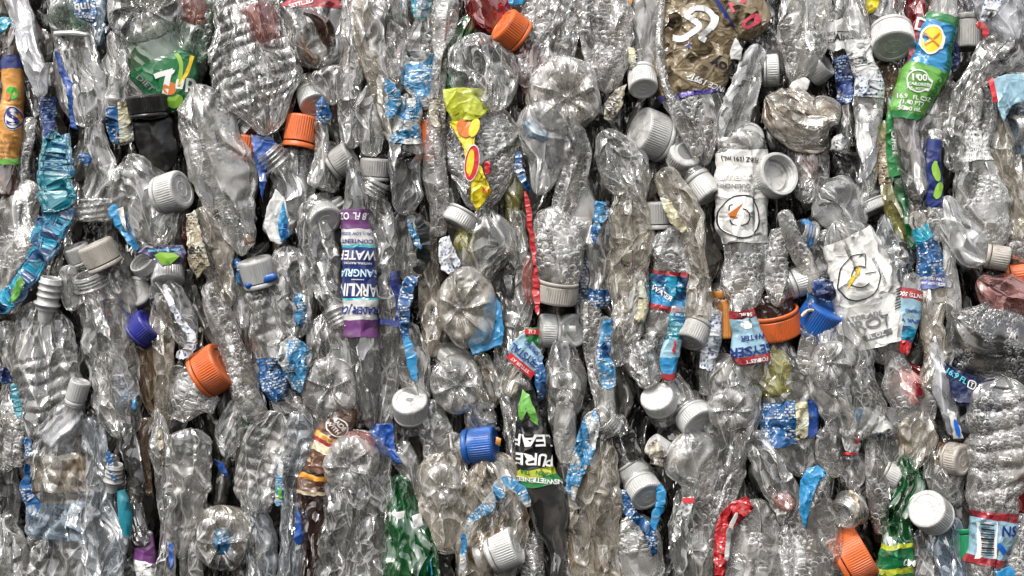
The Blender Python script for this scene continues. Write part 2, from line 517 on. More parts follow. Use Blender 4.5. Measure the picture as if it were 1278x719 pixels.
def cap_mesh(mb, pos, r, h, ang, tilt, mat, n=72, top=True, dome=0.0, ring=True, seed=0):
    """screw cap: knurled skirt with a bevelled top, hollow below"""
    b = min(0.12 * r, 2.5)
    n = max(48, int(r * 8.4) // 4 * 4)
    prof = [(r * 0.86, h * 0.85), (r * 0.88, h * 0.1), (r * 0.9, 0), (r * 0.985, 0), (r, h * 0.02)]
    if ring: prof += [(r, h * 0.17), (r * 0.955, h * 0.19), (r * 0.955, h * 0.215), (r, h * 0.235)]
    prof += [(r, h * 0.3), (r, h * 0.6), (r * 0.995, h - b * 1.3), (r - b * 0.35, h - b * 0.45), (r - b, h - b * 0.05),
             (r - b * 1.6, h), (r * 0.74, h), (r * 0.71, h - 0.8), (r * 0.42, h - 0.8), (r * 0.40, h - 0.4), (r * 0.37, h - 0.4), (r * 0.35, h - 0.8), (r * 0.06, h - 0.8), (r * 0.04, h - 0.3), (0.01, h - 0.3)]
    lathe(mb, prof, pos, ang, tilt, mat, n, knurl=0.011, kz=(h * 0.24, h - b * 1.2), seed=seed)

def open_cap_mesh(mb, pos, r, h, ang, tilt, mat, n=72):
    """cap lying with its hollow side to the viewer: axis points out of the opening"""
    n = max(48, int(r * 8.4) // 4 * 4)
    prof = [(0.01, 0.0), (r * 0.9, 0.0), (r * 0.99, 1.2), (r, h * 0.3), (r, h * 0.9), (r * 0.97, h), (r * 0.86, h), (r * 0.83, h * 0.86),
            (r * 0.86, h * 0.72), (r * 0.80, h * 0.62), (r * 0.83, h * 0.5), (r * 0.78, h * 0.4), (r * 0.78, h * 0.22), (r * 0.66, h * 0.2), (r * 0.64, h * 0.34),
            (r * 0.6, h * 0.34), (r * 0.58, h * 0.14), (0.01, h * 0.12)]
    lathe(mb, prof, pos, ang, tilt, mat, n, knurl=0.011, kz=(h * 0.25, h * 0.85))

def neck_mesh(mb, pos, r, h, ang, tilt, mat, threads=3, flange=True, open_=True):
    """bottle neck: support ring, thread, lip; hollow when seen from the mouth"""
    prof = []
    if flange: prof += [(r * 0.98, 0), (r * 1.0, h * 0.12), (r * 1.22, h * 0.14), (r * 1.24, h * 0.20), (r * 1.0, h * 0.23)]
    else: prof += [(r, 0)]
    z0 = h * 0.32
    for k in range(threads):
        q = z0 + (h * 0.92 - z0) * k / threads; w = (h * 0.92 - z0) / threads
        prof += [(r * 0.97, q), (r * 0.97, q + 0.35 * w), (r * 1.09, q + 0.5 * w), (r * 1.09, q + 0.62 * w), (r * 0.97, q + 0.8 * w)]
    prof += [(r * 0.97, h * 0.97), (r * 0.93, h), (r * 0.82, h), (r * 0.79, h * 0.95), (r * 0.78, 0), (r * 0.6, -h * 0.4)]
    lathe(mb, prof, pos, ang, tilt, mat, 56)

def base_mesh(mb, cx, cy, rx, ry, z, mat, rot=0, petals=5, dome=9.0, depth=16.0, amp=1.0, seed=0, size=None, nub=0.09, off=(0, 0), rad=0.35):
    """the moulded foot of a bottle facing the viewer: ring of feet, spokes, centre nub, creased"""
    n, m = int(max(60, (rx + ry) * 1.5)), int(max(16, (rx + ry) / 3.2))
    rr = np.r_[np.linspace(0.0, 1, m), 1 + 0.03 * np.arange(1, 7)]
    th = np.linspace(0, 2 * math.pi, n, endpoint=False)
    R, T = np.meshgrid(rr, th, indexing='ij')
    Rc = np.minimum(R, 1).ravel(); Rf = R.ravel(); T = T.ravel()
    a = math.radians(rot)
    X = Rc * np.cos(T) * rx; Y = Rc * np.sin(T) * ry
    wob = 1 + 0.06 * smooth(np.stack([np.cos(T) * 2.2, np.sin(T) * 2.2, T * 0 + seed], 1), seed + 3)
    X, Y = X * wob + off[0] * (1 - Rc) , Y * wob + off[1] * (1 - Rc)
    spoke = np.abs(np.cos(petals * T / 2 + 0.4 * smooth(np.stack([X, Y, X * 0], 1) / 30, seed)))
    ridge = np.exp(-((1 - spoke) / 0.014))      # narrow spokes
    hgt = dome * (np.sqrt(np.clip(1 - Rc ** 3, 0, 1))) - dome * 0.75 * np.exp(-(Rc / rad) ** 2) + dome * 0.25 * spoke ** 1.5 * np.clip(Rc * 2.2, 0, 1) * np.clip((1 - Rc) * 4, 0, 1)
    hgt = hgt + ridge * dome * 0.75 * np.clip(Rc * 4, 0, 1) * np.clip((0.93 - Rc) * 3, 0, 1)
    hgt = hgt + dome * 0.45 * (np.exp(-(Rc / nub) ** 4)) - dome * 0.25 * np.exp(-((Rc - nub * 1.7) / (nub * 0.6)) ** 2)
    sz = size or max(10, 0.4 * (rx + ry) / 2)
    P = np.stack([X, Y, X * 0 + seed * 7.7], 1)
    hgt = hgt + amp * crumple(P, sz, seed + 40) * sz * 0.22 * np.clip(Rc * 3 - 0.4, 0, 1)
    D = z + hgt - (Rf > 1) * (Rf - 1) / 0.18 * depth
    k = (DIST - z * S) / DIST
    xr = X * math.cos(a) - Y * math.sin(a); yr = X * math.sin(a) + Y * math.cos(a)
    V = np.stack([(cx - W0 / 2) * k + xr, -D, (H0 / 2 - cy) * k + yr], 1)
    uv = np.stack([X, Y], 1)
    mb.add(V, grid_faces(len(rr), n, True)[:, ::-1], mat, uv)
# ------------------------------------------------------------------ one call = one thing of the bale
def ink(name, col, rough=0.45):
    m = bpy.data.materials.new(name); m.use_nodes = True
    p = m.node_tree.nodes['Principled BSDF']
    p.inputs['Base Color'].default_value = (*col, 1); p.inputs['Roughness'].default_value = rough
    MATS[name] = m

def s_at(tube, x, y):
    """arc length, lateral offset and tangent angle of the spine point nearest to a photo pixel"""
    d = (tube.C[:, 0] - x) ** 2 + (tube.C[:, 1] - y) ** 2
    i = int(np.argmin(d))
    s = tube.cs[i]
    _, _, _, tx, tz = tube.at(np.array([s / tube.L]))
    tx, tz = float(tx[0]), float(tz[0])
    dx, dz = x - tube.C[i, 0], -(y - tube.C[i, 1])
    return s, dx * tz - dz * tx, math.degrees(math.atan2(tz, tx))

def t_y(tube, y):
    i = int(np.argmin(np.abs(tube.C[:, 1] - y)))
    return tube.cs[i] / tube.L

def circle_art(r, w, n=40, a0=0, a1=360, ex=1.0):
    a = np.radians(np.linspace(a0, a1, n))
    o = np.stack([np.cos(a) * r * ex, np.sin(a) * r], 1); i = np.stack([np.cos(a) * (r - w) * ex, np.sin(a) * (r - w)], 1)
    return np.vstack([o, i]), [(k, k + 1, n + k + 1, n + k) for k in range(n - 1)]

def disc_art(rx, ry, n=30):
    a = np.radians(np.linspace(0, 360, n, endpoint=False))
    v = [(0, 0)] + [(math.cos(t) * rx, math.sin(t) * ry) for t in a]
    return np.array(v, float), [(0, 1 + k, 1 + (k + 1) % n) for k in range(n)]

def stroke_art(pts, w, close=False):
    """a brush line along points"""
    C = catmull(pts, len(pts) * 6) if len(pts) > 2 else catmull(pts, 6)
    T = np.gradient(C, axis=0); T /= np.linalg.norm(T, axis=1)[:, None] + 1e-9
    N = np.stack([-T[:, 1], T[:, 0]], 1) * w / 2
    v = np.vstack([C + N, C - N]); n = len(C)
    return v, [(k, k + 1, n + k + 1, n + k) for k in range(n - 1)]

def star_art(r, k=5, inner=0.42):
    v = [(0, 0)]
    for i in range(2 * k):
        q = r if i % 2 == 0 else r * inner
        a = math.pi / 2 + math.pi * i / k
        v.append((q * math.cos(a), q * math.sin(a)))
    return np.array(v), [(0, 1 + i, 1 + (i + 1) % (2 * k)) for i in range(2 * k)]

def put_items(mb, tube, items):
    for it in items:
        kind = it[0]
        if kind == 'T':                       # text: x, y, cap height, rotation in the photo, material
            _, body, x, y, size, rot, mat = it[:7]
            sx = it[7] if len(it) > 7 else 1.0
            s, lat, ta = s_at(tube, x, y)
            v, f = text_mesh(body, True)
            v = v * size; v = v * np.array([sx, 1])
        else:                                 # art: (verts, faces), x, y, rotation, material, layer
            _, (v, f), x, y, rot, mat = it[:6]
            s, lat, ta = s_at(tube, x, y)
        off = 1.9 + 0.35 * (it[6] if kind == 'A' and len(it) > 6 else 1)
        if isinstance(tube, Film):
            tube.art(mb, v, f, mat, x, y, rot, off - 1.2)
        else:
            wrap_flat(mb, tube, np.asarray(v, float), f, mat, lat, s, rot - (ta - 90), off)

class Film:
    """loose label or film scrap: an outline (photo px) with its own thin creased sheet"""
    def __init__(s, outline, z, amp=1.0, size=11, tilt=(0, 0), thick=1.4, bulge=3.0):
        Tube.seed += 17
        s.sd = Tube.seed
        O = np.array(outline, float)
        if len(O) > 2:
            Q = []
            for i in range(len(O)):
                a, b = O[i], O[(i + 1) % len(O)]
                n = max(1, int(math.dist(a, b) / 4))
                for k in range(n): Q.append(a + (b - a) * k / n)
            O = np.array(Q)
        s.O = O + 0.7 * np.random.RandomState(s.sd).randn(*O.shape) * 0.8
        s.c = O.mean(0); s.z = z; s.amp, s.size, s.tilt, s.thick, s.bulge = amp, size, tilt, thick, bulge
        s.C = np.array([s.c]); s.cs = np.array([0.0]); s.L = 1.0
        s.R = np.max(np.linalg.norm(O - s.c, axis=1))
    def at(s, t): return None, None, None, np.array([0.0]), np.array([1.0])
    def h(s, x, y):
        P = np.stack([x, y * 0.6, x * 0], 1)
        r = np.hypot(x - s.c[0], y - s.c[1]) / s.R
        return s.z + s.amp * s.size * (0.34 * crumple(P, s.size, s.sd) + 0.4 * crumple(P + 50, s.size * 2.6, s.sd + 3)) + s.bulge * (1 - r ** 2) + s.tilt[0] * (x - s.c[0]) + s.tilt[1] * (y - s.c[1])
    def loc(s, x, y, d):
        k = (DIST - s.z * S) / DIST
        return np.stack([(x - W0 / 2) * k, -d, (H0 / 2 - y) * k], 1)
    def body(s, mb, mat):
        m = max(4, int(s.R / 2.0)); n = len(s.O)
        r = np.linspace(0, 1, m + 1)[1:]
        X = s.c[0] + (s.O[:, 0] - s.c[0])[None] * r[:, None]; Y = s.c[1] + (s.O[:, 1] - s.c[1])[None] * r[:, None]
        X = np.r_[s.c[0], X.ravel()]; Y = np.r_[s.c[1], Y.ravel()]
        d = s.h(X, Y)
        fr = [(0, 1 + (k + 1) % n, 1 + k) for k in range(n)]
        for i in range(m - 1):
            a, b = 1 + i * n, 1 + (i + 1) * n
            fr += [(a + k, a + (k + 1) % n, b + (k + 1) % n, b + k) for k in range(n)]
        N = len(X)
        V = np.vstack([s.loc(X, Y, d), s.loc(X, Y, d - s.thick)])
        bk = [tuple(q + N for q in f[::-1]) for f in fr]
        e = 1 + (m - 1) * n
        rim = [(e + k, e + (k + 1) % n, e + (k + 1) % n + N, e + k + N) for k in range(n)]
        uv = np.stack([X - s.c[0], -(Y - s.c[1])], 1)
        mb.add(V, fr + bk + rim, mat, np.vstack([uv, uv]))
    def art(s, mb, v, f, mat, x, y, rot, off):
        a = math.radians(rot); v = np.asarray(v, float)
        X = x + v[:, 0] * math.cos(a) - v[:, 1] * math.sin(a)
        Y = y - (v[:, 0] * math.sin(a) + v[:, 1] * math.cos(a))
        mb.add(s.loc(X, Y, s.h(X, Y) + off + 0.8), f, mat, v, smooth=False)

def build_cap(root, x, y, z, r, h, ang, tilt, mat, seed=0):
    """the cap and, as its own piece below it, the tamper ring"""
    m = MB(); cap_mesh(m, px(x, y, z), r, h, ang, tilt, mat, ring=False, seed=seed); c = m.build('cap', root)
    m = MB(); lathe(m, [(r * 0.9, -h * 0.24), (r * 0.985, -h * 0.25), (r * 1.0, -h * 0.2), (r * 1.0, -h * 0.06), (r * 0.96, -h * 0.045), (r * 0.88, -h * 0.05)], px(x, y, z), ang, tilt, mat, 48, seed=seed)
    m.build('tamper_ring', c, origin=np.array([q / S for q in root.location]))
    return c

GROUPS = {'bottle': 'crushed bottles pressed into the bale', 'label': 'loose label scraps caught between the bottles',
          'cap': 'capped bottle tops poking out of the bale'}

def bottle(label, spine, mat, z=0.0, name='crushed_bottle', cap=None, neck=None, base=None, labels=(), extra=(), group=None, cat='bottle', caps=(), **kw):
    """cap = (x, y, r, h, angle, tilt, mat[, z]); neck = (x, y, r, h, angle, tilt, mat[, z]);
       base = (cx, cy, rx, ry, dict); labels = [dict(bands=[(y0, y1, mat)...], arc=(-1, 1), items=[...])]"""
    if mat == 'clear_pet':      # no two bottles have quite the same clear plastic
        mat = ('clear_pet', 'cool_pet', 'clear_pet', 'warm_pet', 'clear_pet')[(len(label) * 7 + int(spine[0][0])) % 5]
    if labels and 'e' not in kw: kw['e'] = 0.95
    if not labels: spine = [(p[0], p[1], p[2] * 1.06 + 0.3) for p in spine]
    T = Tube(spine, z=z, **kw)
    mb = MB(); T.body(mb, mat)
    parts = bool(cap or neck or base or labels or extra or caps)
    if not parts:
        o = mb.build(name)
        return tag(o, label, cat, group or GROUPS['bottle'])
    mid = spine[len(spine) // 2]
    root = empty(name, px(mid[0], mid[1], z))
    tag(root, label, cat, group or GROUPS['bottle'])
    mb.build('body', root)
    for L in labels:
        lm = MB()
        arc = L.get('arc', (-0.99, 0.99))
        w0 = math.acos(max(-1, min(1, math.copysign(abs(arc[1]) ** (1 / T.e), arc[1])))); w1 = math.acos(max(-1, min(1, math.copysign(abs(arc[0]) ** (1 / T.e), arc[0]))))
        if arc == (-0.99, 0.99): w0, w1 = -0.5, math.pi + 0.5
        for y0, y1, m in L['bands']:
            a, b = sorted((t_y(T, y0), t_y(T, y1)))
            T.body(lm, m, a, b, off=L.get('off', 1.1), a0=w0, a1=w1, step=1.9)
        put_items(lm, T, L.get('items', ()))
        lo = lm.build(L.get('name', 'label'), root)
        if 'label' in L: lo['label'] = L['label']
    for c in ([cap] if cap else []) + list(caps):
        x, y, r, h, ang, tilt, m = c[:7]; cz = c[7] if len(c) > 7 else z
        build_cap(root, x, y, cz, r, h, ang, tilt, m, len(label))
    if neck:
        x, y, r, h, ang, tilt, m = neck[:7]; cz = neck[7] if len(neck) > 7 else z
        cm = MB(); neck_mesh(cm, px(x, y, cz), r, h, ang, tilt, m); cm.build('neck', root)
    if base:
        cx, cy, rx, ry, o = base; o = dict(o)
        bm = MB(); base_mesh(bm, cx, cy, rx, ry, o.pop('z', z + T.th * 0.8), o.pop('mat', 'base_pet'), seed=len(label) % 17 + 1, **o); bm.build('base', root)
    for e in extra:
        en, es, em, ez, ek = e
        xm = MB(); Tube(es, z=ez, **ek).body(xm, em); xm.build(en, root)
    return root

def top(label, x, y, r, h, ang, tilt, mat, z=0, neckmat='neck_pet', nl=16, name='capped_bottle_top', open_=False, logo=None, ring=None, cat='cap'):
    """only the capped neck of a bottle shows: cap and the neck going back into the bale"""
    r, h, z = r * 0.95, h * 0.95, z - 3
    root = empty(name, px(x, y, z)); tag(root, label, cat, GROUPS['cap'])
    if open_: m = MB(); open_cap_mesh(m, px(x, y, z), r, h, ang, tilt, mat); c = m.build('cap', root)
    else: c = build_cap(root, x, y, z, r, h, ang, tilt, mat, len(label))
    if logo:
        u, v, ax = frame(ang, tilt)
        vv, ff = logo[0]; vv = np.asarray(vv, float)
        P = px(x, y, z) + ax * (h - 0.7 + 0.4) + vv[:, :1] * u + vv[:, 1:2] * v
        m = MB(); m.add(P, ff, logo[1], vv, smooth=False)
        m.build('emblem', c, origin=np.array([q / S for q in root.location]))
    if not open_:
        n = MB(); u, v, ax = frame(ang, tilt)
        p = px(x, y, z) - ax * nl
        lathe(n, [(r * 1.05, -6), (r * 0.9, 0), (r * 0.86, nl * 0.3), (r * 0.98, nl * 0.45), (r * 0.98, nl * 0.6), (r * 0.84, nl * 0.7), (r * 0.84, nl + 2)], p, ang, tilt, neckmat, 40)
        n.build('neck', root)
    if ring:
        n = MB(); lathe(n, [(r * 0.9, 0), (r * 1.04, 0), (r * 1.06, ring[1]), (r * 0.9, ring[1])], px(x, y, z) - frame(ang, tilt)[2] * ring[0], ang, tilt, ring[2], 50); n.build('tamper_ring', root)
    return root

def scrap(label, outline, mat, z, items=(), name='torn_label', cat='label', group=None, **kw):
    F = Film(outline, z + 5, **kw); mb = MB(); F.body(mb, mat); put_items(mb, F, items)
    return tag(mb.build(name), label, cat, group or GROUPS['label'])

def strip(label, spine, mat, z, name='torn_label', cat='label', th=2.2, group=None, **kw):
    """a long ragged ribbon of film, folded lengthwise"""
    rs = random.Random(len(label) * 7 + int(spine[0][0]))
    if cat == 'label' and th < 6.5:
        C = catmull(spine, len(spine) * 4 + 1)
        spine = [(p[0] + rs.uniform(-1, 1) * min(1.8, 0.3 * p[2]), p[1] + rs.uniform(-1.5, 1.5), max(0.8, p[2] * rs.uniform(0.85, 1.12) * (0.5 if i in (0, len(C) - 1) else 1))) for i, p in enumerate(C)]
        kw.setdefault('wob', 0.7); kw['amp'] = kw.get('amp', 1.0) * 0.35 + 0.2; kw.setdefault('size', 9); kw.setdefault('e', 0.35)
        th = 1.0
    T = Tube(spine, z=z + 5, th=th, endr=(0.0, 0.0) if cat == 'label' else (0.4, 0.4), **kw); mb = MB(); T.body(mb, mat)
    return tag(mb.build(name), label, cat, group or GROUPS['label'])
# ------------------------------------------------------------------ the plastics, films and prints of this bale
plastic('clear_pet')
plastic('clear_pet_fine', size=8.5, haze=0.12)
plastic('clear_pet_broad', size=18.0, haze=0.12)
plastic('wet_pet', cell=9.0, wet=1.0, bump=0.6, size=26.0, haze=0.17, tint=(0.80, 0.785, 0.76), hazecol=(0.50, 0.48, 0.455))
plastic('misted_pet', wet=0.6, bump=0.7, haze=0.26, rough=0.14, size=22, cell=7.5, tint=(0.82, 0.81, 0.78))
plastic('frosted_pet', haze=0.36, rough=0.18, bump=0.85, size=15, hazecol=(0.6, 0.6, 0.59))
plastic('dirty_pet', haze=0.35, hazecol=(0.50, 0.45, 0.37), dirt=1.2, dirtcol=(0.13, 0.09, 0.05), size=9)
plastic('grey_pet', tint=(0.62, 0.62, 0.61), haze=0.2, hazecol=(0.35, 0.35, 0.34))
plastic('dark_pet', tint=(0.35, 0.34, 0.33), haze=0.25, hazecol=(0.12, 0.115, 0.11))
plastic('bluish_pet', tint=(0.70, 0.80, 0.88), haze=0.22, hazecol=(0.42, 0.52, 0.62))
plastic('pale_green_pet', tint=(0.55, 0.68, 0.58), haze=0.25, hazecol=(0.25, 0.36, 0.27), wet=0.4, bump=0.4, size=20)
plastic('green_pet', tint=(0.05, 0.45, 0.12), haze=0.4, hazecol=(0.02, 0.14, 0.045))
plastic('pale_pink_pet', tint=(0.95, 0.66, 0.63), haze=0.42, hazecol=(0.72, 0.36, 0.33))
plastic('brown_pet', tint=(0.42, 0.28, 0.22), haze=0.4, hazecol=(0.09, 0.055, 0.045))
plastic('red_pet', tint=(0.75, 0.12, 0.12), haze=0.4, hazecol=(0.35, 0.03, 0.04))
plastic('pink_pet', tint=(0.92, 0.66, 0.63), haze=0.2, hazecol=(0.55, 0.22, 0.19))
plastic('yellow_pet', tint=(0.90, 0.87, 0.50), haze=0.2, hazecol=(0.48, 0.45, 0.17))
plastic('tea_pet', tint=(0.80, 0.66, 0.5), haze=0.3, hazecol=(0.36, 0.25, 0.17))
plastic('film_bag', tint=(0.95, 0.96, 0.98), haze=0.36, hazecol=(0.66, 0.67, 0.70), rough=0.2, size=16, bump=0.85)
solid('white_cap', (0.56, 0.555, 0.54), 0.42, bump=0.1, dirt=0.6, sub=0.35)
solid('grey_cap', (0.34, 0.335, 0.32), 0.42, bump=0.1, dirt=0.65)
solid('beige_cap', (0.42, 0.39, 0.345), 0.4, bump=0.1, dirt=0.75)
solid('orange_cap', (0.62, 0.13, 0.03), 0.42, bump=0.1, dirt=0.6)
solid('amber_cap', (0.5, 0.2, 0.035), 0.38, bump=0.1, dirt=0.6)
solid('blue_cap', (0.012, 0.095, 0.36), 0.35, bump=0.1, dirt=0.55)
solid('violet_cap', (0.02, 0.025, 0.24), 0.35, bump=0.1, dirt=0.55)
solid('sky_cap', (0.03, 0.2, 0.5), 0.35, bump=0.1, dirt=0.55)
solid('black_cap', (0.010, 0.010, 0.010), 0.3, bump=0.1, dirt=0.35)
solid('green_cap', (0.01, 0.20, 0.08), 0.35, bump=0.1, dirt=0.55)
plastic('cool_pet', tint=(0.86, 0.90, 0.93), haze=0.14, hazecol=(0.54, 0.57, 0.60), size=12)
plastic('warm_pet', tint=(0.93, 0.90, 0.84), haze=0.22, hazecol=(0.62, 0.57, 0.48), size=10, dirt=0.9, dirtcol=(0.15, 0.11, 0.07))
plastic('soda_green_pet', tint=(0.25, 0.5, 0.27), haze=0.45, hazecol=(0.09, 0.19, 0.095), bump=0.5, size=20)
plastic('neck_pet', bump=0.15, haze=0.16, size=18, floor_=0.14)
plastic('base_pet', bump=0.42, haze=0.2, size=12, floor_=0.12)
plastic('dirty_base_pet', bump=0.4, haze=0.36, hazecol=(0.56, 0.52, 0.44), dirt=0.6, dirtcol=(0.14, 0.10, 0.06), size=12)
plastic('frosted_cap', haze=0.72, hazecol=(0.58, 0.58, 0.56), rough=0.3, bump=0.08, tint=(0.8, 0.8, 0.79), dirt=0.4, size=16)

def printed(name, bgc, inkc, rough=0.35, bump=0.85, size=9.0, row=3.4, wid=5.0, cover=0.5, third=None, rot=0.0, dirt=0.65, clump=0.06):
    """shiny printed film: rows of small print in broken dashes on a coloured ground, creased"""
    m = bpy.data.materials.new(name); m.use_nodes = True
    t = m.node_tree; t.nodes.clear()
    vec, rnd = coords(t, 1.0)
    mp = nd(t, 'ShaderNodeMapping'); mp.inputs['Rotation'].default_value = (0, 0, math.radians(rot))
    t.links.new(vec, mp.inputs['Vector'])
    n0 = nd(t, 'ShaderNodeTexNoise', Scale=0.09, Detail=1.0)
    t.links.new(mp.outputs[0], n0.inputs['Vector'])
    wv = nd(t, 'ShaderNodeVectorMath', operation='MULTIPLY_ADD')
    t.links.new(n0.outputs['Color'], wv.inputs[0]); wv.inputs[1].default_value = (5, 5, 0); t.links.new(mp.outputs[0], wv.inputs[2])
    fl = nd(t, 'ShaderNodeVectorMath', operation='MULTIPLY'); fl.inputs[1].default_value = (1, 1, 0)
    t.links.new(wv.outputs[0], fl.inputs[0])
    br = nd(t, 'ShaderNodeTexBrick', Scale=1.0)
    br.inputs['Brick Width'].default_value = wid; br.inputs['Row Height'].default_value = row
    br.inputs['Mortar Size'].default_value = row * 0.2; br.inputs['Mortar Smooth'].default_value = 0.1
    br.inputs['Color1'].default_value = (0, 0, 0, 1); br.inputs['Color2'].default_value = (1, 1, 1, 1); br.inputs['Mortar'].default_value = (0, 0, 0, 1)
    t.links.new(fl.outputs[0], br.inputs['Vector'])
    n1 = nd(t, 'ShaderNodeTexNoise', Scale=clump, Detail=1.0); t.links.new(vec, n1.inputs['Vector'])
    n2 = nd(t, 'ShaderNodeTexNoise', Scale=0.9, Detail=0.0); t.links.new(vec, n2.inputs['Vector'])
    a = math_n(t, 'GREATER_THAN', n1.outputs['Fac'], 1 - cover - 0.02)
    b = math_n(t, 'GREATER_THAN', n2.outputs['Fac'], 0.42)
    c = math_n(t, 'GREATER_THAN', br.outputs['Color'], 0.25)
    k = math_n(t, 'MULTIPLY', math_n(t, 'MULTIPLY', a, b), c)
    base = nd(t, 'ShaderNodeMix', data_type='RGBA'); base.inputs[6].default_value = (*bgc, 1); base.inputs[7].default_value = (*(third or bgc), 1)
    vb = nd(t, 'ShaderNodeTexNoise', Scale=0.045, Detail=0.0); t.links.new(vec, vb.inputs['Vector'])
    t.links.new(math_n(t, 'GREATER_THAN', vb.outputs['Fac'], 0.53), base.inputs[0])
    mx = nd(t, 'ShaderNodeMix', data_type='RGBA'); t.links.new(base.outputs[2], mx.inputs[6]); mx.inputs[7].default_value = (*inkc, 1)
    t.links.new(k, mx.inputs[0])
    nz = nd(t, 'ShaderNodeTexNoise', Scale=1 / 12.0, Detail=4.0, Roughness=0.7); t.links.new(vec, nz.inputs['Vector'])
    dm = math_n(t, 'MULTIPLY', math_n(t, 'MULTIPLY', math_n(t, 'SUBTRACT', nz.outputs['Fac'], 0.55), 7.0, clamp=True), dirt)
    md = nd(t, 'ShaderNodeMix', data_type='RGBA'); t.links.new(mx.outputs[2], md.inputs[6]); md.inputs[7].default_value = (0.17, 0.15, 0.12, 1)
    t.links.new(dm, md.inputs[0])
    pb = nd(t, 'ShaderNodeBsdfPrincipled', Roughness=rough)
    t.links.new(md.outputs[2], pb.inputs['Base Color'])
    pb.inputs['Coat Weight'].default_value = 0.5; pb.inputs['Coat Roughness'].default_value = 0.12
    fn = film_normal(t, vec, size, 1.0 * bump, 0.6 * bump)[0]
    t.links.new(fn, pb.inputs['Normal']); t.links.new(fn, pb.inputs['Coat Normal'])
    out = nd(t, 'ShaderNodeOutputMaterial'); t.links.new(pb.outputs[0], out.inputs['Surface'])
    MATS[name] = m

def film(name, col, **kw): printed(name, col, col, cover=0.0, **kw)

BLUE = (0.014, 0.085, 0.23); SKY = (0.045, 0.20, 0.38); NAVY = (0.014, 0.022, 0.075); WHITE = (0.60, 0.60, 0.58)
printed('blue_print', BLUE, WHITE)
printed('sky_print', SKY, WHITE, third=BLUE)
printed('sky_foil', SKY, (0.55, 0.52, 0.45), third=(0.40, 0.42, 0.42), size=7)
printed('navy_print', NAVY, (0.30, 0.40, 0.50), third=(0.03, 0.06, 0.2))
printed('teal_print', (0.015, 0.17, 0.23), (0.28, 0.50, 0.52), third=(0.015, 0.10, 0.22), wid=9, row=6, cover=0.7)
printed('teal_navy', (0.012, 0.06, 0.15), (0.02, 0.35, 0.5), third=(0.01, 0.22, 0.36), cover=0.4, wid=8, row=5)
printed('violet_film', (0.13, 0.12, 0.22), (0.30, 0.32, 0.5), cover=0.3)
printed('white_print', (0.66, 0.66, 0.64), (0.05, 0.05, 0.06), cover=0.5)
printed('white_print_bold', (0.64, 0.64, 0.62), (0.04, 0.04, 0.05), cover=0.62, row=6, wid=4)
printed('white_blue_print', (0.62, 0.63, 0.64), (0.02, 0.10, 0.35), cover=0.6, row=5, wid=4)
printed('grey_label', (0.66, 0.65, 0.62), (0.2, 0.2, 0.2), cover=0.0, size=18, bump=0.6, rough=0.5, dirt=0.5)
printed('dark_print', (0.03, 0.035, 0.05), (0.25, 0.3, 0.36), cover=0.55, row=4)
printed('cream_print', (0.58, 0.54, 0.36), (0.12, 0.10, 0.06), cover=0.4, third=(0.5, 0.52, 0.42), size=7)
printed('gold_foil', (0.38, 0.33, 0.23), (0.07, 0.06, 0.04), cover=0.5, third=(0.5, 0.47, 0.38), size=6, rough=0.25)
printed('black_foil', (0.14, 0.12, 0.10), (0.5, 0.48, 0.40), cover=0.5, third=(0.42, 0.38, 0.28), size=6)
printed('khaki_film', (0.165, 0.125, 0.07), (0.11, 0.08, 0.045), cover=0.15, third=(0.24, 0.185, 0.11), size=11, bump=0.8, rough=0.25, dirt=0.5, row=9, wid=12)
printed('khaki_text', (0.36, 0.29, 0.2), (0.06, 0.05, 0.04), cover=0.8)
printed('coffee_label', (0.10, 0.05, 0.03), (0.5, 0.36, 0.2), cover=0.35, third=(0.16, 0.08, 0.05), row=7, wid=9, size=12)
film('cream_film', (0.60, 0.50, 0.33)); film('amber_film', (0.70, 0.30, 0.04), size=14, bump=0.5)
film('orange_film', (0.60, 0.28, 0.06), size=15, bump=0.4); film('lime_film', (0.42, 0.46, 0.03), size=16, bump=0.6)
film('yellow_film', (0.68, 0.55, 0.015), size=16, bump=0.6); film('red_film', (0.42, 0.02, 0.025), size=9)
film('dull_red_film', (0.32, 0.03, 0.04), size=12, bump=0.5); film('blue_film', (0.015, 0.07, 0.30), size=16, bump=0.5); film('sky_film', (0.03, 0.23, 0.46), size=10, bump=0.6)
film('pale_sky_film', (0.26, 0.43, 0.52), size=14, bump=0.5); film('white_film', (0.56, 0.56, 0.54), size=14, bump=0.5)
film('green_film', (0.03, 0.2, 0.06), size=14, bump=0.5); film('dark_green_film', (0.008, 0.12, 0.04), size=16, bump=0.45)
film('leaf_green_film', (0.13, 0.36, 0.06), size=14, bump=0.4); film('navy_film', NAVY, size=14, bump=0.5); film('purple_film', (0.14, 0.04, 0.16), size=18, bump=0.35)
film('black_film', (0.012, 0.014, 0.014), size=16, bump=0.5); film('teal_film', (0.01, 0.25, 0.36)); film('turq_film', (0.05, 0.5, 0.5)); film('lavender_film', (0.2, 0.24, 0.52), size=14, bump=0.5)
film('navy_flat', (0.02, 0.035, 0.16), size=18, bump=0.35); film('white_flat', (0.62, 0.61, 0.59), size=18, bump=0.35); film('violet_edge', (0.07, 0.05, 0.28))
solid('teal_tube', (0.02, 0.20, 0.26), 0.4, bump=0.4, dirt=0.5)
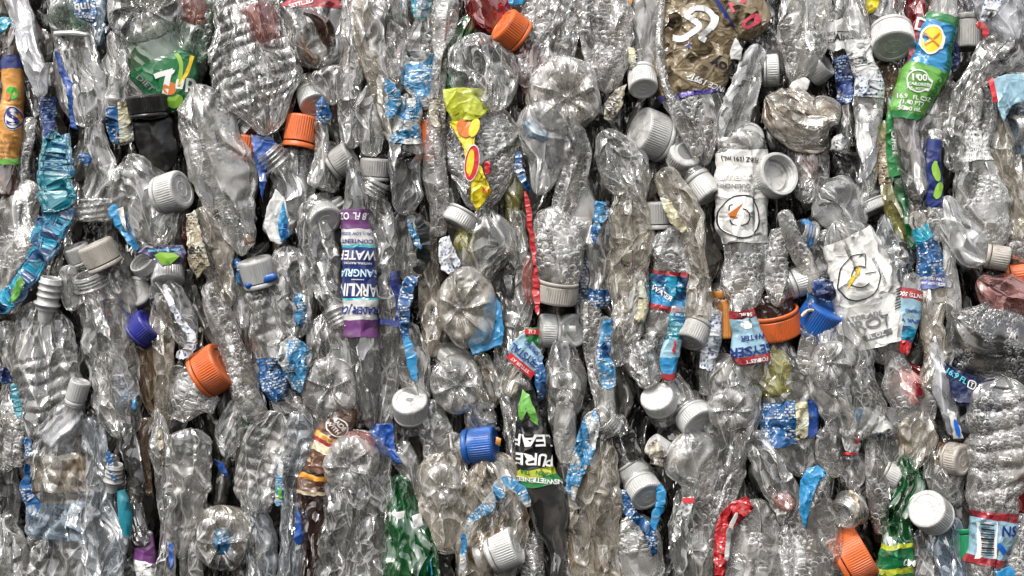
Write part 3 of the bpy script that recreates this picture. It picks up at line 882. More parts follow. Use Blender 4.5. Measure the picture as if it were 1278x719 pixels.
for n_, c_ in dict(ink_white=(0.75, 0.75, 0.73), ink_black=(0.012, 0.012, 0.012), ink_red=(0.55, 0.02, 0.03), ink_rose=(0.62, 0.08, 0.12), ink_navy=(0.015, 0.03, 0.2),
                   ink_blue=(0.01, 0.12, 0.55), ink_orange=(0.6, 0.17, 0.03), ink_yellow=(0.85, 0.58, 0.03), ink_green=(0.05, 0.42, 0.05), ink_lime=(0.24, 0.45, 0.05),
                   ink_cyan=(0.1, 0.55, 0.7), ink_brown=(0.2, 0.12, 0.05), ink_grey=(0.2, 0.2, 0.2), ink_pale=(0.55, 0.75, 0.85), ink_dkgreen=(0.01, 0.15, 0.04)).items():
    ink(n_, c_)
plastic('mass_film', tint=(0.3, 0.3, 0.3), haze=1.0, hazecol=(0.04, 0.039, 0.036), dirt=0.5, size=11)  # film colour darkened to paint the shade deep in the gaps
plastic('mass_film_pale', tint=(0.3, 0.3, 0.3), haze=1.0, hazecol=(0.15, 0.143, 0.13), dirt=1.0, size=11)  # paler filler, still darkened so the seams carry painted shade
plastic('wet_dark_pet', tint=(0.35, 0.34, 0.33), haze=0.2, hazecol=(0.13, 0.13, 0.125), wet=0.7, bump=0.3, size=34, cell=7)
solid('core', (0.02, 0.02, 0.02), 0.8, bump=0)  # near-black colour stands in for the shade inside the bale
plastic('tea_dark_pet', tint=(0.38, 0.37, 0.36), haze=0.4, hazecol=(0.13, 0.127, 0.12), bump=0.45, size=26)
# ================================================================== what lies deeper in the bale
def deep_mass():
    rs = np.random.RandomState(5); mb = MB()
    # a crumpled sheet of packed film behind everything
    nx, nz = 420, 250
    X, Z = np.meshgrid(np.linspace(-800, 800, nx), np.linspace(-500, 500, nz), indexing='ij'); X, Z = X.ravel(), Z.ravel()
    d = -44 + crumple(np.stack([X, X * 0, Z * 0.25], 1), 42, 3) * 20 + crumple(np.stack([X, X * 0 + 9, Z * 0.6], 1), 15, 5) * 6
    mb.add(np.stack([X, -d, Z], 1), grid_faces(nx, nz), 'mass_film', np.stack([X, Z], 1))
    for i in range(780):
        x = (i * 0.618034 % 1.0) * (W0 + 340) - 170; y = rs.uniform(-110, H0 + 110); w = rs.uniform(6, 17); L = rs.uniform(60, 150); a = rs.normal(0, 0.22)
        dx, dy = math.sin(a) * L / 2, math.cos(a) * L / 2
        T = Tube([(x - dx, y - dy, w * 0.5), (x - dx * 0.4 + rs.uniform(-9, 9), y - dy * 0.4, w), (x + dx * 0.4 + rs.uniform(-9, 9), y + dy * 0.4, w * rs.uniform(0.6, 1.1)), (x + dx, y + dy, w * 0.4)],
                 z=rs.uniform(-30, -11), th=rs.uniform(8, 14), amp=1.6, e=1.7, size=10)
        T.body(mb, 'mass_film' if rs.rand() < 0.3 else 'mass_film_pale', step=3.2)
    tag(mb.build('crushed_plastic', origin=np.array([0., 40., -400.])), 'mass of crushed plastic deeper inside the bale, coloured dark as shade', 'crushed plastic', kind='stuff')
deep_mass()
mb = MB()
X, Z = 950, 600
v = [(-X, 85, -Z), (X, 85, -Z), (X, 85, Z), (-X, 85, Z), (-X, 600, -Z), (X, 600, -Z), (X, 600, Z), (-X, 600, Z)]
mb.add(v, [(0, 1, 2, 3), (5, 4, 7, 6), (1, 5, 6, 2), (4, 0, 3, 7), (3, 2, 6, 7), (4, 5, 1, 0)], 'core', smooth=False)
tag(mb.build('bale_core'), 'inside of the pressed bale behind the bottles, painted dark as shade', 'bale', kind='structure')
# ================================================================== left fifth of the bale
bottle('slim juice bottle with an orange wrapper at the left edge, dark below', [(17, 30, 11), (15, 60, 12), (15, 110, 13), (13, 160, 13.5), (12, 206, 13), (9, 248, 12)], 'brown_pet', 14, th=11, amp=0.5,
       labels=[dict(bands=[(71, 88, 'navy_flat'), (88, 200, 'orange_film'), (200, 207, 'leaf_green_film')], items=[
           ('A', disc_art(9, 15), 19, 149, 0, 'ink_white', 0), ('A', circle_art(14, 1.6, ex=0.62), 19, 149, 0, 'ink_navy', 1), ('T', 'S', 19, 149, 19, 0, 'ink_navy'),
           ('A', disc_art(6, 8), 18, 118, 0, 'ink_green', 0), ('A', disc_art(3, 5), 15, 122, 0, 'ink_orange', 2),
           ('T', '5% JUICE', 13, 179, 3.4, 0, 'ink_brown'), ('T', 'from a blend', 13, 185, 2.9, 0, 'ink_brown', 0.9), ('T', 'of kiwi', 12, 190.5, 3.2, 0, 'ink_brown'), ('T', 'and more', 13, 196, 3.0, 0, 'ink_brown')])],
       extra=[('neck', [(18, 26, 10), (16, 50, 12), (15, 76, 12.5)], 'clear_pet', 15, dict(amp=0.8))])
bottle('narrow brown bottle cut off by the left edge beside the orange wrapper', [(1, 60, 6), (0, 140, 7), (2, 240, 7)], 'brown_pet', 4)
scrap('dark teal label scrap in the upper left corner', [(-6, 22), (14, 22), (18, 28), (8, 40), (-4, 48)], 'teal_film', 16)
strip('milky white film bag hanging twisted down from the upper left edge', [(14, -12, 12), (26, 22, 14), (38, 60, 13), (44, 90, 14), (52, 122, 6)], 'film_bag', 22, name='plastic_bag', cat='plastic bag', th=6, amp=1.2, size=16, group='film bags in the bale')
bottle('bottle with greenish frosted shoulder ring right of the white bag', [(86, -6, 14), (86, 18, 21), (92, 44, 24), (98, 84, 33), (106, 126, 32), (110, 160, 20)], 'clear_pet_broad', 12,
       extra=[('shoulder', [(82, -2, 14), (84, 20, 22), (90, 44, 25)], 'pale_green_pet', 15, dict(amp=0.3)), ('ring', [(66, 42, 3), (90, 41, 3.5), (112, 44, 3)], 'frosted_cap', 30, dict(amp=0.2, th=3))])
scrap('blue label scrap with white letters at the top, left of the big round base', [(92, -4), (118, -4), (122, 18), (116, 30), (94, 22), (93, 8)], 'blue_print', 34,
      items=[('T', 'qui', 104, 8, 11, 8, 'ink_white'), ('T', 'oo', 110, 21, 5, 8, 'ink_white')])
bottle('bluish slip of bottle behind the blue label scrap at the top', [(120, -6, 8), (121, 20, 8), (122, 58, 6)], 'bluish_pet', 8)
bottle('large round bottle bottom with moulded ribs at the top above the green soda bottle', [(178, -40, 44), (178, -15, 48), (178, 14, 46)], 'clear_pet', 16, base=(179, 9, 48, 43, dict(petals=8, rot=10, dome=12, z=26)), amp=0.7)
bottle('misted bottle with a reddish top and green tint right of the big round base', [(243, -14, 20), (245, 18, 23), (242, 50, 19), (240, 80, 12)], 'pale_green_pet', 10,
       extra=[('tinted_fold', [(242, -14, 17), (246, 12, 19), (243, 34, 16)], 'pink_pet', 14, dict(th=12))])
bottle('green soda bottle with a lemon lime label reading 7up above the black cap', [(178, 26, 26), (190, 52, 36), (203, 84, 40), (214, 112, 34), (222, 142, 24)], 'soda_green_pet', 12, amp=0.22, size=30,
       labels=[dict(bands=[(76, 138, 'dark_green_film')], items=[
           ('A', disc_art(16, 24), 220, 100, -20, 'ink_dkgreen', 0), ('A', stroke_art([(0, -24), (3, 0), (-4, 22)], 5), 224, 92, -8, 'ink_lime', 0), ('A', stroke_art([(0, -24), (8, 0), (8, 22)], 4), 226, 92, -12, 'ink_yellow', 0),
           ('A', disc_art(12, 8), 222, 128, 20, 'ink_lime', 0), ('A', stroke_art([(-12, 9), (-2, 10.5), (9, 11)], 6.5), 211, 105, 10, 'ink_white', 1), ('A', stroke_art([(8, 13), (2, 0), (-3, -15)], 7), 211, 105, 10, 'ink_white', 2), ('A', disc_art(8, 8), 216, 113, 0, 'ink_orange', 2), ('T', 'u', 228, 106, 14, 0, 'ink_white', 1.2), ('T', 'p', 240, 104, 14, 4, 'ink_white', 1.2),
           ('T', 'DIET', 186, 106, 7, -52, 'ink_grey', 1.2)])])
bottle('black bottle with a ribbed black cap below the green soda bottle', [(186, 142, 22), (192, 164, 24), (200, 190, 20), (208, 214, 9)], 'black_cap', 16, amp=0.5, cap=(186, 141, 25, 22, 96, 8, 'black_cap', 22),
       extra=[('neck_ring', [(164, 142, 3), (186, 146, 4), (210, 143, 3)], 'black_cap', 30, dict(amp=0.1, th=4))])
bottle('creased clear film bottle lying across left of the black cap', [(140, 62, 10), (150, 88, 18), (164, 112, 14), (182, 128, 6)], 'clear_pet', 12)
bottle('upright folded bottle with a torn blue and white label left of the black bottle', [(144, 38, 9), (150, 80, 14), (150, 130, 16), (152, 182, 14)], 'clear_pet_fine', 18,
       labels=[dict(bands=[(134, 180, 'blue_print')], arc=(0.0, 0.95)), dict(bands=[(128, 178, 'cream_print')], arc=(-0.95, 0.0), label='cream and green torn label half')])
bottle('dark smoky bottle wedged under the white film bag', [(32, 100, 10), (42, 136, 13), (52, 178, 11)], 'dark_pet', 2)
bottle('narrow bottle in dark navy print below the bag tip', [(60, 106, 9), (61, 140, 12), (66, 180, 13)], 'dark_pet', 12, labels=[dict(bands=[(122, 176, 'navy_print')], arc=(-0.95, 0.7))])
scrap('thin bright blue label sliver inside the bottle under the frosted ring', [(68, 62), (74, 68), (80, 84), (92, 105), (92, 150), (98, 162), (90, 160), (84, 110), (72, 84)], 'blue_film', 40)
strip('crumpled teal label with pale blocks of print running down the left side', [(72, 166, 12), (68, 186, 20), (68, 225, 24), (78, 262, 22)], 'teal_print', 26, amp=1.3, th=5, size=9)
strip('long navy and teal label tail with a green leaf trailing to the left edge', [(84, 250, 14), (66, 285, 20), (48, 320, 13), (26, 356, 12), (-6, 388, 9)], 'teal_navy', 24, amp=1.2, th=4)
scrap('bright green leaf print at the end of the teal label tail', [(24, 345), (32, 352), (20, 376), (10, 380), (16, 366)], 'leaf_green_film', 31, name='label_piece')
bottle('beaded wet strip of bottle between the orange wrapper and the teal label', [(40, 146, 8), (31, 190, 9), (30, 236, 8)], 'wet_pet', 10)
bottle('clear bottle with a pinkish dome left of the teal label', [(26, 222, 12), (28, 250, 22), (24, 300, 22), (16, 350, 18), (6, 392, 14)], 'misted_pet', 8, th=13)
bottle('grey clear fold between the teal label and the large bottle with the white cap', [(116, 150, 10), (120, 190, 18), (120, 232, 20), (116, 256, 18)], 'clear_pet_broad', 12)
bottle('short neck with stacked rings below the clear fold by the teal label', [(116, 246, 22), (116, 278, 23)], 'misted_pet', 14, ribs=[(0, 1, 4, 3)], endr=(0.15, 0.15), amp=0.3)
scrap('pale blue label corner above the stacked rings', [(96, 196), (108, 190), (117, 198), (110, 210)], 'sky_print', 18)
strip('blue and white label strip folded beside the large bottle with the white cap', [(138, 256, 5), (150, 272, 9), (160, 294, 6), (171, 312, 3)], 'sky_film', 28)
scrap('white paper edge of the folded blue strip', [(146, 262), (153, 258), (162, 292), (157, 288)], 'white_film', 34, name='label_piece')
bottle('large crumpled bottle with a white cap on its right, mid left', [(160, 192, 12), (170, 214, 28), (180, 244, 38), (186, 278, 37), (194, 304, 24), (200, 318, 10)], 'clear_pet_broad', 16, th=16, amp=1.3,
       cap=(206, 243, 24, 27, 14, 22, 'white_cap', 20))
bottle('sliver of a red bottle right of the white cap', [(236, 268, 8), (232, 300, 7)], 'red_pet', 0)
bottle('bottle with a worn beige cap pointing up and left below the stacked rings', [(136, 330, 16), (144, 356, 18), (152, 392, 20), (158, 430, 16)], 'clear_pet', 10, cap=(130, 327, 22, 26, 114, 14, 'beige_cap', 18), neck=(134, 334, 17, 12, 112, 14, 'neck_pet', 14))
top('frosted bluish cap tucked behind the beige cap', 101, 324, 17, 20, 110, 20, 'frosted_cap', 6)
bottle('uncapped bottle whose ringed mouth opens below the beige cap', [(112, 352, 16), (126, 380, 24), (136, 425, 29), (142, 470, 29), (146, 512, 24)], 'clear_pet', 18, neck=(116, 360, 18, 20, 104, 24, 'neck_pet', 20))
bottle('big bottle with a frosted fluted neck and dark ribs, left side', [(58, 372, 12), (52, 398, 34), (52, 436, 40), (56, 480, 43), (56, 524, 44), (52, 552, 40)], 'clear_pet_broad', 12, ribs=[(0.42, 0.85, 5, 4)], neck=(58, 386, 13, 40, 78, 8, 'frosted_cap', 26))
bottle('clear film rolled into loops beside the fluted neck', [(86, 330, 11), (86, 358, 15), (94, 388, 10)], 'neck_pet', 24, ribs=[(0, 1, 3, 4)], aniso=0.2)
top('small ribbed frosted neck standing in the clear film left of centre', 94, 498, 13, 26, 70, 10, 'frosted_cap', 24)
bottle('pale slack film bottle under the small ribbed neck', [(90, 500, 10), (80, 530, 22), (60, 556, 30)], 'film_bag', 16, amp=1.2)
top('round grey cap seen face on above the violet cap', 170, 366, 21, 10, 70, 70, 'grey_cap', 0)
bottle('reddish brown bottle with a violet blue cap, left of the centre left', [(180, 426, 15), (184, 460, 13), (188, 494, 12), (198, 520, 8)], 'tea_pet', 4, cap=(174, 415, 21, 20, 40, 8, 'violet_cap', 8), extra=[('neck_ring', [(164, 408, 6), (172, 422, 7), (186, 432, 6)], 'black_cap', 8, dict(amp=0.1))])
top('clear threaded ring lying open below the folded blue strip', 184, 335, 17, 14, 120, 42, 'frosted_cap', 14, open_=True)
top('wide frosted cap under the violet label scrap', 209, 336, 21, 22, -80, 30, 'frosted_cap', 8)
scrap('violet grey label scrap with a bright green leaf, by the frosted cap', [(172, 316), (182, 308), (228, 306), (233, 316), (228, 330), (204, 332), (186, 320)], 'violet_film', 36,
      items=[('T', 'natural spring water', 206, 312, 3.4, 3, 'ink_cyan'), ('A', (np.array([(0, 0), (-16, 4), (-10, 8), (8, 7), (15, 3), (4, -7), (-6, -8)]), [(0, 1, 2), (0, 2, 3), (0, 3, 4), (0, 4, 5), (0, 5, 6), (0, 6, 1)]), 210, 323, 0, 'ink_lime', 1), ('T', 'S', 211, 324, 8, -10, 'ink_green')])
bottle('folded film bottle with a lettered white edge right of the violet cap', [(196, 348, 14), (212, 378, 20), (228, 410, 18), (238, 438, 8)], 'clear_pet', 16)
strip('thin white and blue lettered edge curling to a point above the orange cap', [(206, 356, 3), (214, 380, 3.5), (228, 404, 4), (240, 422, 5), (236, 436, 6), (222, 446, 5)], 'white_blue_print', 30, th=2)
bottle('tall clear strip of bottle right of the violet cap', [(198, 372, 8), (202, 410, 13), (206, 450, 13), (208, 500, 11), (202, 530, 8)], 'clear_pet', 14)
bottle('clear bottle holding faint blue print, left of the red brown bottle', [(128, 440, 14), (142, 480, 26), (150, 520, 24), (150, 548, 12)], 'clear_pet_fine', 22,
       extra=[('label', [(150, 466, 10), (154, 490, 15), (152, 512, 10)], 'sky_print', 18, dict(th=12))])
# lower left
bottle('crinkled clear bottle at the left edge under the fluted neck', [(4, 400, 10), (12, 440, 14), (14, 490, 12), (6, 540, 14), (2, 590, 12)], 'clear_pet_fine', 12)
scrap('small navy scrap inside film at the left edge', [(-4, 462), (6, 458), (14, 466), (16, 476), (4, 480), (-4, 474)], 'navy_print', 26)
bottle('wet clear folds in the lower left margin', [(12, 500, 9), (18, 540, 12), (14, 584, 11)], 'wet_pet', 16)
bottle('dark smoky bottle standing in the lower left margin', [(8, 580, 12), (12, 620, 15), (8, 664, 12)], 'grey_pet', 6)
bottle('grey clear bottle in the bottom left corner', [(6, 640, 14), (10, 680, 20), (14, 730, 18)], 'clear_pet', 14)
strip('short royal blue label fold in the lower left margin', [(28, 548, 5), (36, 556, 5), (34, 590, 4), (33, 612, 8), (40, 638, 8), (44, 652, 4)], 'blue_print', 24)
bottle('wide flattened bottle with cross folds and faint blue print, lower left', [(66, 534, 34), (74, 566, 39), (76, 620, 41), (80, 668, 42), (76, 735, 42)], 'clear_pet_broad', 16, th=13, amp=1.4, ribs=[(0.15, 0.8, 7, 2.5)],
       labels=[dict(bands=[(566, 612, 'dirty_pet')], label='cream stained band'), dict(bands=[(626, 672, 'bluish_pet')], label='see-through bluish label', arc=(-0.7, 0.95))])
bottle('clear folded bottle right of the wide flattened one, lower left', [(110, 520, 10), (120, 560, 16), (122, 612, 18), (128, 668, 24), (128, 735, 26)], 'clear_pet', 20)
bottle('bottle with a small blue trimmed grey neck, lower left', [(140, 566, 8), (142, 590, 10), (150, 612, 7)], 'grey_pet', 24, neck=(141, 604, 10, 26, 80, 12, 'grey_cap', 28))
strip('bright blue scrap wrapped on the small grey neck', [(135, 562, 3), (138, 580, 4), (142, 600, 3)], 'blue_print', 36)
strip('rolled teal label tube with beige ends, lower left', [(150, 612, 5), (155, 632, 7.5), (158, 652, 7.5), (158, 668, 5)], 'teal_tube', 28, th=7, name='rolled_label', amp=1.3, size=9)
bottle('long dark grey smooth bottle beside the teal tube', [(156, 520, 8), (163, 560, 9.5), (169, 620, 10), (176, 684, 9)], 'dark_pet', 20, amp=0.3, size=30)
bottle('thin reddish strip of bottle right of the long dark one', [(182, 520, 6), (180, 570, 8), (184, 620, 6)], 'tea_pet', 8, amp=1.4)
bottle('bottle with a purple and white label at the bottom, lower left', [(182, 660, 8), (181, 690, 11), (182, 735, 12)], 'clear_pet', 16, labels=[dict(bands=[(664, 700, 'purple_film'), (700, 732, 'white_print')])])
bottle('narrow crinkled strip with a rusty streak left of the ribbed cone', [(196, 510, 9), (200, 560, 12), (206, 620, 12), (208, 668, 11), (204, 735, 14)], 'clear_pet_fine', 20, extra=[('rust_streak', [(199, 530, 2.5), (201, 556, 4), (202, 582, 2.5)], 'black_foil', 28, dict(amp=0.6))])
bottle('ribbed cone shaped clear bottle narrowing downward, left of centre', [(238, 534, 16), (238, 552, 25), (238, 595, 25), (232, 642, 18), (226, 700, 8)], 'clear_pet_broad', 18, ribs=[(0.1, 0.85, 8, 4)], amp=0.7)
scrap('small navy scrap below the pale green tinted bottle', [(268, 572), (280, 578), (286, 596), (276, 590)], 'blue_film', 26)
scrap('small blue scrap in the film right of the ribbed cone base', [(210, 676), (216, 680), (218, 704), (212, 712)], 'blue_film', 30)
scrap('tiny cyan scrap under the middle of the left clear bottles', [(166, 500), (171, 497), (170, 513), (165, 511)], 'sky_film', 34)
strip('thin teal print strip at the left edge below centre', [(16, 478, 4), (20, 500, 4.5), (24, 520, 3)], 'teal_print', 26)
# ================================================================== second fifth
bottle('large ribbed clear bottle hanging point down from the top edge', [(303, -20, 40), (308, 20, 42), (318, 70, 49), (326, 112, 48), (332, 140, 34), (330, 170, 14)], 'clear_pet_fine', 26, ribs=[(0.05, 0.8, 10, 4.5)], amp=0.9, th=17,
       extra=[('tinted_fold', [(322, 0, 18), (326, 26, 24), (330, 58, 18)], 'pink_pet', 27, dict(th=17))])
bottle('round bottle end with brown folds under a red label at the top', [(392, -10, 30), (393, 20, 38), (393, 52, 39), (395, 86, 24)], 'clear_pet_broad', 14, amp=1.2,
       labels=[dict(bands=[(-8, 12, 'dull_red_film')], items=[('T', 'SETTLED', 380, 8, 5, 12, 'ink_white')])],
       extra=[('brown_fold', [(380, 14, 10), (404, 30, 12), (414, 60, 9)], 'brown_pet', 24, dict(th=14)), ('brown_fold', [(372, 40, 7), (384, 66, 8), (398, 80, 7)], 'tea_pet', 22, dict(th=14))])
bottle('small crinkled clear wedge under the round end with brown folds', [(404, 84, 22), (410, 106, 18), (416, 132, 8)], 'clear_pet_fine', 20)
bottle('tall narrow crumpled bottle right of the round brown folded end', [(434, -14, 10), (438, 50, 13), (436, 110, 14), (440, 186, 11)], 'clear_pet_fine', 18)
bottle('long diagonal strip of bottle running down to the grey ringed cap', [(448, -12, 9), (456, 40, 12), (470, 100, 12), (484, 150, 10), (500, 186, 7)], 'clear_pet', 24)
top('frosted cap turned face down above the upright orange cap', 390, 120, 20, 20, -68, 38, 'frosted_cap', 4)
top('beige cap half hidden left of the ribbed hanging bottle tip', 290, 152, 17, 20, 140, 10, 'beige_cap', 4)
bottle('misted bottle with an upright orange cap under the ribbed hanging bottle', [(374, 178, 17), (372, 205, 21), (370, 240, 22), (374, 272, 14)], 'misted_pet', 8, cap=(375, 178, 21, 33, 81, -4, 'orange_cap', 10), extra=[('neck', [(374, 176, 17), (374, 192, 17)], 'brown_pet', 11, dict(amp=0.2))])
top('small orange cap half covered left of the blue film wedge', 306, 196, 19, 28, 82, 0, 'orange_cap', 2, neckmat='brown_pet')
scrap('bright blue smooth film wedge pointing down beside the clear threaded neck', [(313, 168), (342, 173), (344, 178), (334, 200), (332, 226), (327, 252), (323, 220), (317, 190)], 'blue_film', 14, amp=0.3)
bottle('clear bottle with a bright blue and white crumpled scrap, right of the orange cap', [(398, 150, 8), (402, 185, 10), (396, 235, 12)], 'clear_pet', 20)
scrap('light blue and white label scrap beside the upright orange cap', [(395, 130), (402, 120), (412, 134), (414, 148), (406, 156), (394, 150)], 'sky_print', 30)
bottle('large see-through printed bottle slanting down, left of the blue wedge', [(243, 104, 10), (252, 138, 34), (266, 184, 41), (284, 236, 36), (300, 284, 22), (302, 320, 9)], 'misted_pet', 18, th=16,
       labels=[dict(bands=[(150, 300, 'neck_pet')], arc=(-0.75, 0.1), label='see-through label with grey print', items=[('T', 'SINGLE SERVE CONTAINER', 288, 262, 4.6, -62, 'ink_grey'), ('T', 'SERVICIO INDIVIDUAL', 281, 262, 3.6, -62, 'ink_grey'), ('T', '30', 272, 268, 9, -62, 'ink_black'),
               ('A', disc_art(6, 20), 262, 240, 24, 'ink_grey', 0), ('T', 'REDEEM FOR REFUND', 294, 258, 3.6, -62, 'ink_grey')])],
       extra=[('rust_stain', [(308, 292, 5), (314, 306, 7)], 'tea_pet', 30, dict(th=6))])
bottle('dirty brown film bottle with gold foil under the printed bottle', [(250, 258, 14), (262, 296, 22), (272, 340, 18), (286, 384, 8)], 'dirty_pet', 22, amp=1.3)
scrap('gold and white foil scrap left of the dirty brown film', [(232, 268), (244, 262), (252, 290), (262, 330), (246, 348), (236, 330)], 'gold_foil', 30)
bottle('pale bottle with a clear threaded neck beside the blue wedge', [(350, 208, 15), (358, 236, 18), (352, 270, 20), (346, 300, 14)], 'frosted_pet', 14, neck=(350, 208, 16, 26, 130, 18, 'neck_pet', 20))
scrap('white label flap with a bright blue half, point down, left of centre', [(344, 236), (354, 246), (360, 268), (362, 292), (350, 306), (337, 300), (330, 282), (334, 258)], 'white_film', 32, amp=0.6)
scrap('bright blue half of the hanging white label flap', [(353, 250), (358, 270), (362, 296), (350, 303), (347, 284)], 'sky_film', 42, name='label_piece', items=[('T', 'aqua', 355, 288, 7, 80, 'ink_navy')])
bottle('clear bottle with a light grey cap pointing up and right, left of the purple bottle', [(408, 176, 10), (414, 206, 17), (404, 240, 14)], 'clear_pet', 8, cap=(420, 206, 19, 24, 33, 10, 'grey_cap', 10))
top('threaded grey neck with a white collar left of the purple bottle', 418, 262, 15, 14, 112, 16, 'grey_cap', 4, ring=(-2, 5, 'white_cap'))
top('flat frosted cap tilted face down left of the purple labelled bottle', 404, 270, 21, 13, -58, 48, 'frosted_cap', 20)
bottle('tapering clear bottle ending in a collared neck left of the purple bottle', [(384, 250, 12), (388, 290, 21), (398, 335, 22), (412, 372, 18), (420, 396, 14)], 'clear_pet', 20, th=13, neck=(416, 384, 13, 26, -64, 6, 'neck_pet', 24))
bottle('bottle with a frosted cap over a bright blue ring and a blue label below', [(326, 356, 18), (332, 390, 23), (334, 430, 21), (340, 470, 19), (350, 506, 9)], 'clear_pet', 14, ribs=[(0.1, 0.5, 4, 3)],
       cap=(325, 350, 21, 28, 103, 14, 'frosted_cap', 16), labels=[dict(bands=[(446, 500, 'blue_print')])],
       extra=[('tamper_ring', [(305, 358, 3.5), (326, 350, 5), (346, 344, 4)], 'blue_cap', 32, dict(amp=0.1, th=4, endr=(0.1, 0.1)))])
scrap('crumpled deep blue and cyan label with tan patches beside the blue labelled bottle', [(346, 448), (350, 428), (362, 418), (378, 426), (392, 442), (384, 462), (376, 490), (364, 486), (356, 470)], 'sky_foil', 34, amp=1.5, size=9)
bottle('clear bottle with a light blue tint above the blue and cyan crumpled label', [(362, 306, 12), (362, 340, 22), (366, 384, 22), (368, 424, 12)], 'clear_pet_fine', 22, extra=[('label', [(374, 364, 8), (376, 388, 10), (374, 410, 8)], 'sky_print', 22, dict(th=11))])
top('white frosted disc cap left of the blue labelled bottle end', 328, 470, 18, 12, 160, 40, 'beige_cap', 0)
bottle('long wet pearled strip of bottle right of the big orange cap', [(258, 352, 7), (270, 385, 12), (290, 434, 15), (304, 478, 18), (318, 528, 12)], 'wet_pet', 24, ribs=[(0.3, 1, 9, 2)])
bottle('small smooth grey clear bottle above the wet pearled strip', [(294, 330, 9), (300, 370, 12), (304, 412, 10)], 'clear_pet_broad', 14, extra=[('label', [(294, 322, 5), (298, 340, 6), (300, 356, 4)], 'sky_print', 16, dict(th=8))])
top('threaded neck with a white collar pointing left above the base with a grey nub', 396, 420, 20, 14, 182, 8, 'grey_cap', 4, ring=(-3, 5, 'frosted_cap'), nl=24)
bottle('squat wet bottle with a wide orange cap turned to the upper right', [(230, 528, 8), (230, 508, 27), (240, 484, 29), (252, 466, 26)], 'wet_pet', 16, cap=(256, 468, 30, 28, 31, 6, 'orange_cap', 16))
bottle('clear bottle with its five footed base and grey nub beside the purple bottle', [(402, 392, 12), (410, 430, 26), (414, 470, 36), (412, 515, 34), (404, 540, 18)], 'clear_pet', 18, base=(412, 484, 35, 38, dict(petals=5, rot=20, z=30)))
bottle('purple, white and navy labelled tall sparkling water bottle standing upside down', [(438, 196, 8), (442, 232, 13), (446, 290, 18), (449, 350, 20.5), (453, 412, 20), (455, 450, 18), (461, 492, 13), (463, 536, 7)], 'grey_pet', 28, amp=0.15, size=34, th=14,
       labels=[dict(bands=[(262, 287, 'purple_film'), (287, 307, 'white_flat'), (307, 310, 'turq_film'), (310, 372, 'navy_flat'), (372, 375, 'turq_film'), (375, 399, 'white_flat'), (399, 421, 'purple_film')], items=[
           ('T', '33.8 FL OZ (1', 443, 270, 8.5, 178, 'ink_white', 0.75), ('T', '0 CAL  •  LOW SODIUM', 447, 292, 3.6, 178, 'ink_navy', 0.8), ('T', 'CONTENT', 447, 301, 5, 178, 'ink_navy'), ('T', 'WATER', 446, 318, 11, 178, 'ink_white', 0.8),
           ('T', 'NATURAL FLAVORS', 448, 329, 2.6, 178, 'ink_white'), ('T', 'SANGRIA', 449, 340, 9, 178, 'ink_pale', 0.85), ('T', '••••••••••', 449, 349, 3, 178, 'ink_white'), ('T', 'SPARKLING', 450, 361, 15, 178, 'ink_white', 0.62), ('T', "TRADER JOE'S", 450, 387, 9, 178, 'ink_navy', 0.72), ('T', '•', 436, 406, 4, 178, 'ink_white')])])
# lower part
bottle('pale clear bottle with a green tinge, bent left, below the wet pearled strip', [(322, 484, 12), (306, 508, 20), (286, 540, 17), (282, 572, 8)], 'clear_pet', 18, extra=[('tinted_fold', [(316, 490, 10), (310, 516, 12), (302, 534, 7)], 'pale_green_pet', 22, dict())])
bottle('ribbed clear bottle leaning right, below centre left', [(350, 514, 14), (338, 536, 26), (328, 572, 30), (322, 612, 28), (318, 640, 16)], 'clear_pet_broad', 22, ribs=[(0.2, 0.9, 7, 3)])
bottle('ribbed clear bottle left of the brown coffee bottle', [(374, 512, 12), (374, 550, 23), (370, 600, 24), (366, 650, 16), (362, 735, 14)], 'clear_pet', 20, ribs=[(0.1, 0.6, 6, 3)])
strip('thin torn label strip with green and blue between the two ribbed bottles', [(352, 574, 4), (349, 596, 4), (348, 620, 5), (346, 632, 3)], 'sky_foil', 38, th=2)
scrap('tiny leaf green patch on the thin torn strip between ribbed bottles', [(346, 608), (351, 612), (352, 624), (347, 622)], 'leaf_green_film', 43, name='label_piece')
bottle('round clear base with blue print showing through, bottom left of centre', [(276, 630, 26), (277, 664, 33), (277, 700, 32)], 'clear_pet', 14, base=(277, 676, 33, 37, dict(petals=6, dome=8, mat='clear_pet', z=24)), extra=[('label', [(270, 660, 10), (278, 676, 16), (280, 694, 9)], 'sky_print', 22, dict(th=14))])
bottle('clear folded bottle at the bottom right of the round blue centred base', [(306, 606, 10), (318, 640, 18), (324, 690, 22), (326, 735, 22)], 'clear_pet', 12)
bottle('crinkled narrow bottle filling the gap below the ribbed cone', [(240, 660, 10), (236, 700, 14), (238, 735, 14)], 'clear_pet', 14)
bottle('grey crumpled bottle above the ribbed pair, below the blue labelled bottle', [(346, 488, 14), (360, 508, 18), (388, 520, 14)], 'clear_pet_fine', 10)
bottle('brown coffee bottle with an orange and cream label by the standing clear bottle', [(432, 498, 10), (424, 524, 17), (408, 556, 16), (396, 592, 15), (392, 616, 18), (390, 642, 21), (388, 676, 14), (384, 735, 8)], 'brown_pet', 25, amp=0.6, th=12,
       labels=[dict(bands=[(500, 544, 'coffee_label'), (544, 550, 'amber_film'), (550, 554, 'dull_red_film'), (554, 564, 'cream_film'), (564, 588, 'coffee_label'), (588, 592, 'black_film'), (592, 598, 'amber_film'), (598, 612, 'coffee_label'), (612, 616, 'cream_film')],
                    items=[('A', circle_art(11, 1.4, ex=1.2), 422, 532, -50, 'ink_white', 1), ('T', 'MADE', 424, 528, 5, -50, 'ink_white'), ('T', 'WITH', 418, 533, 5, -50, 'ink_white'), ('T', '0 80', 412, 549, 4, 12, 'ink_brown')])])
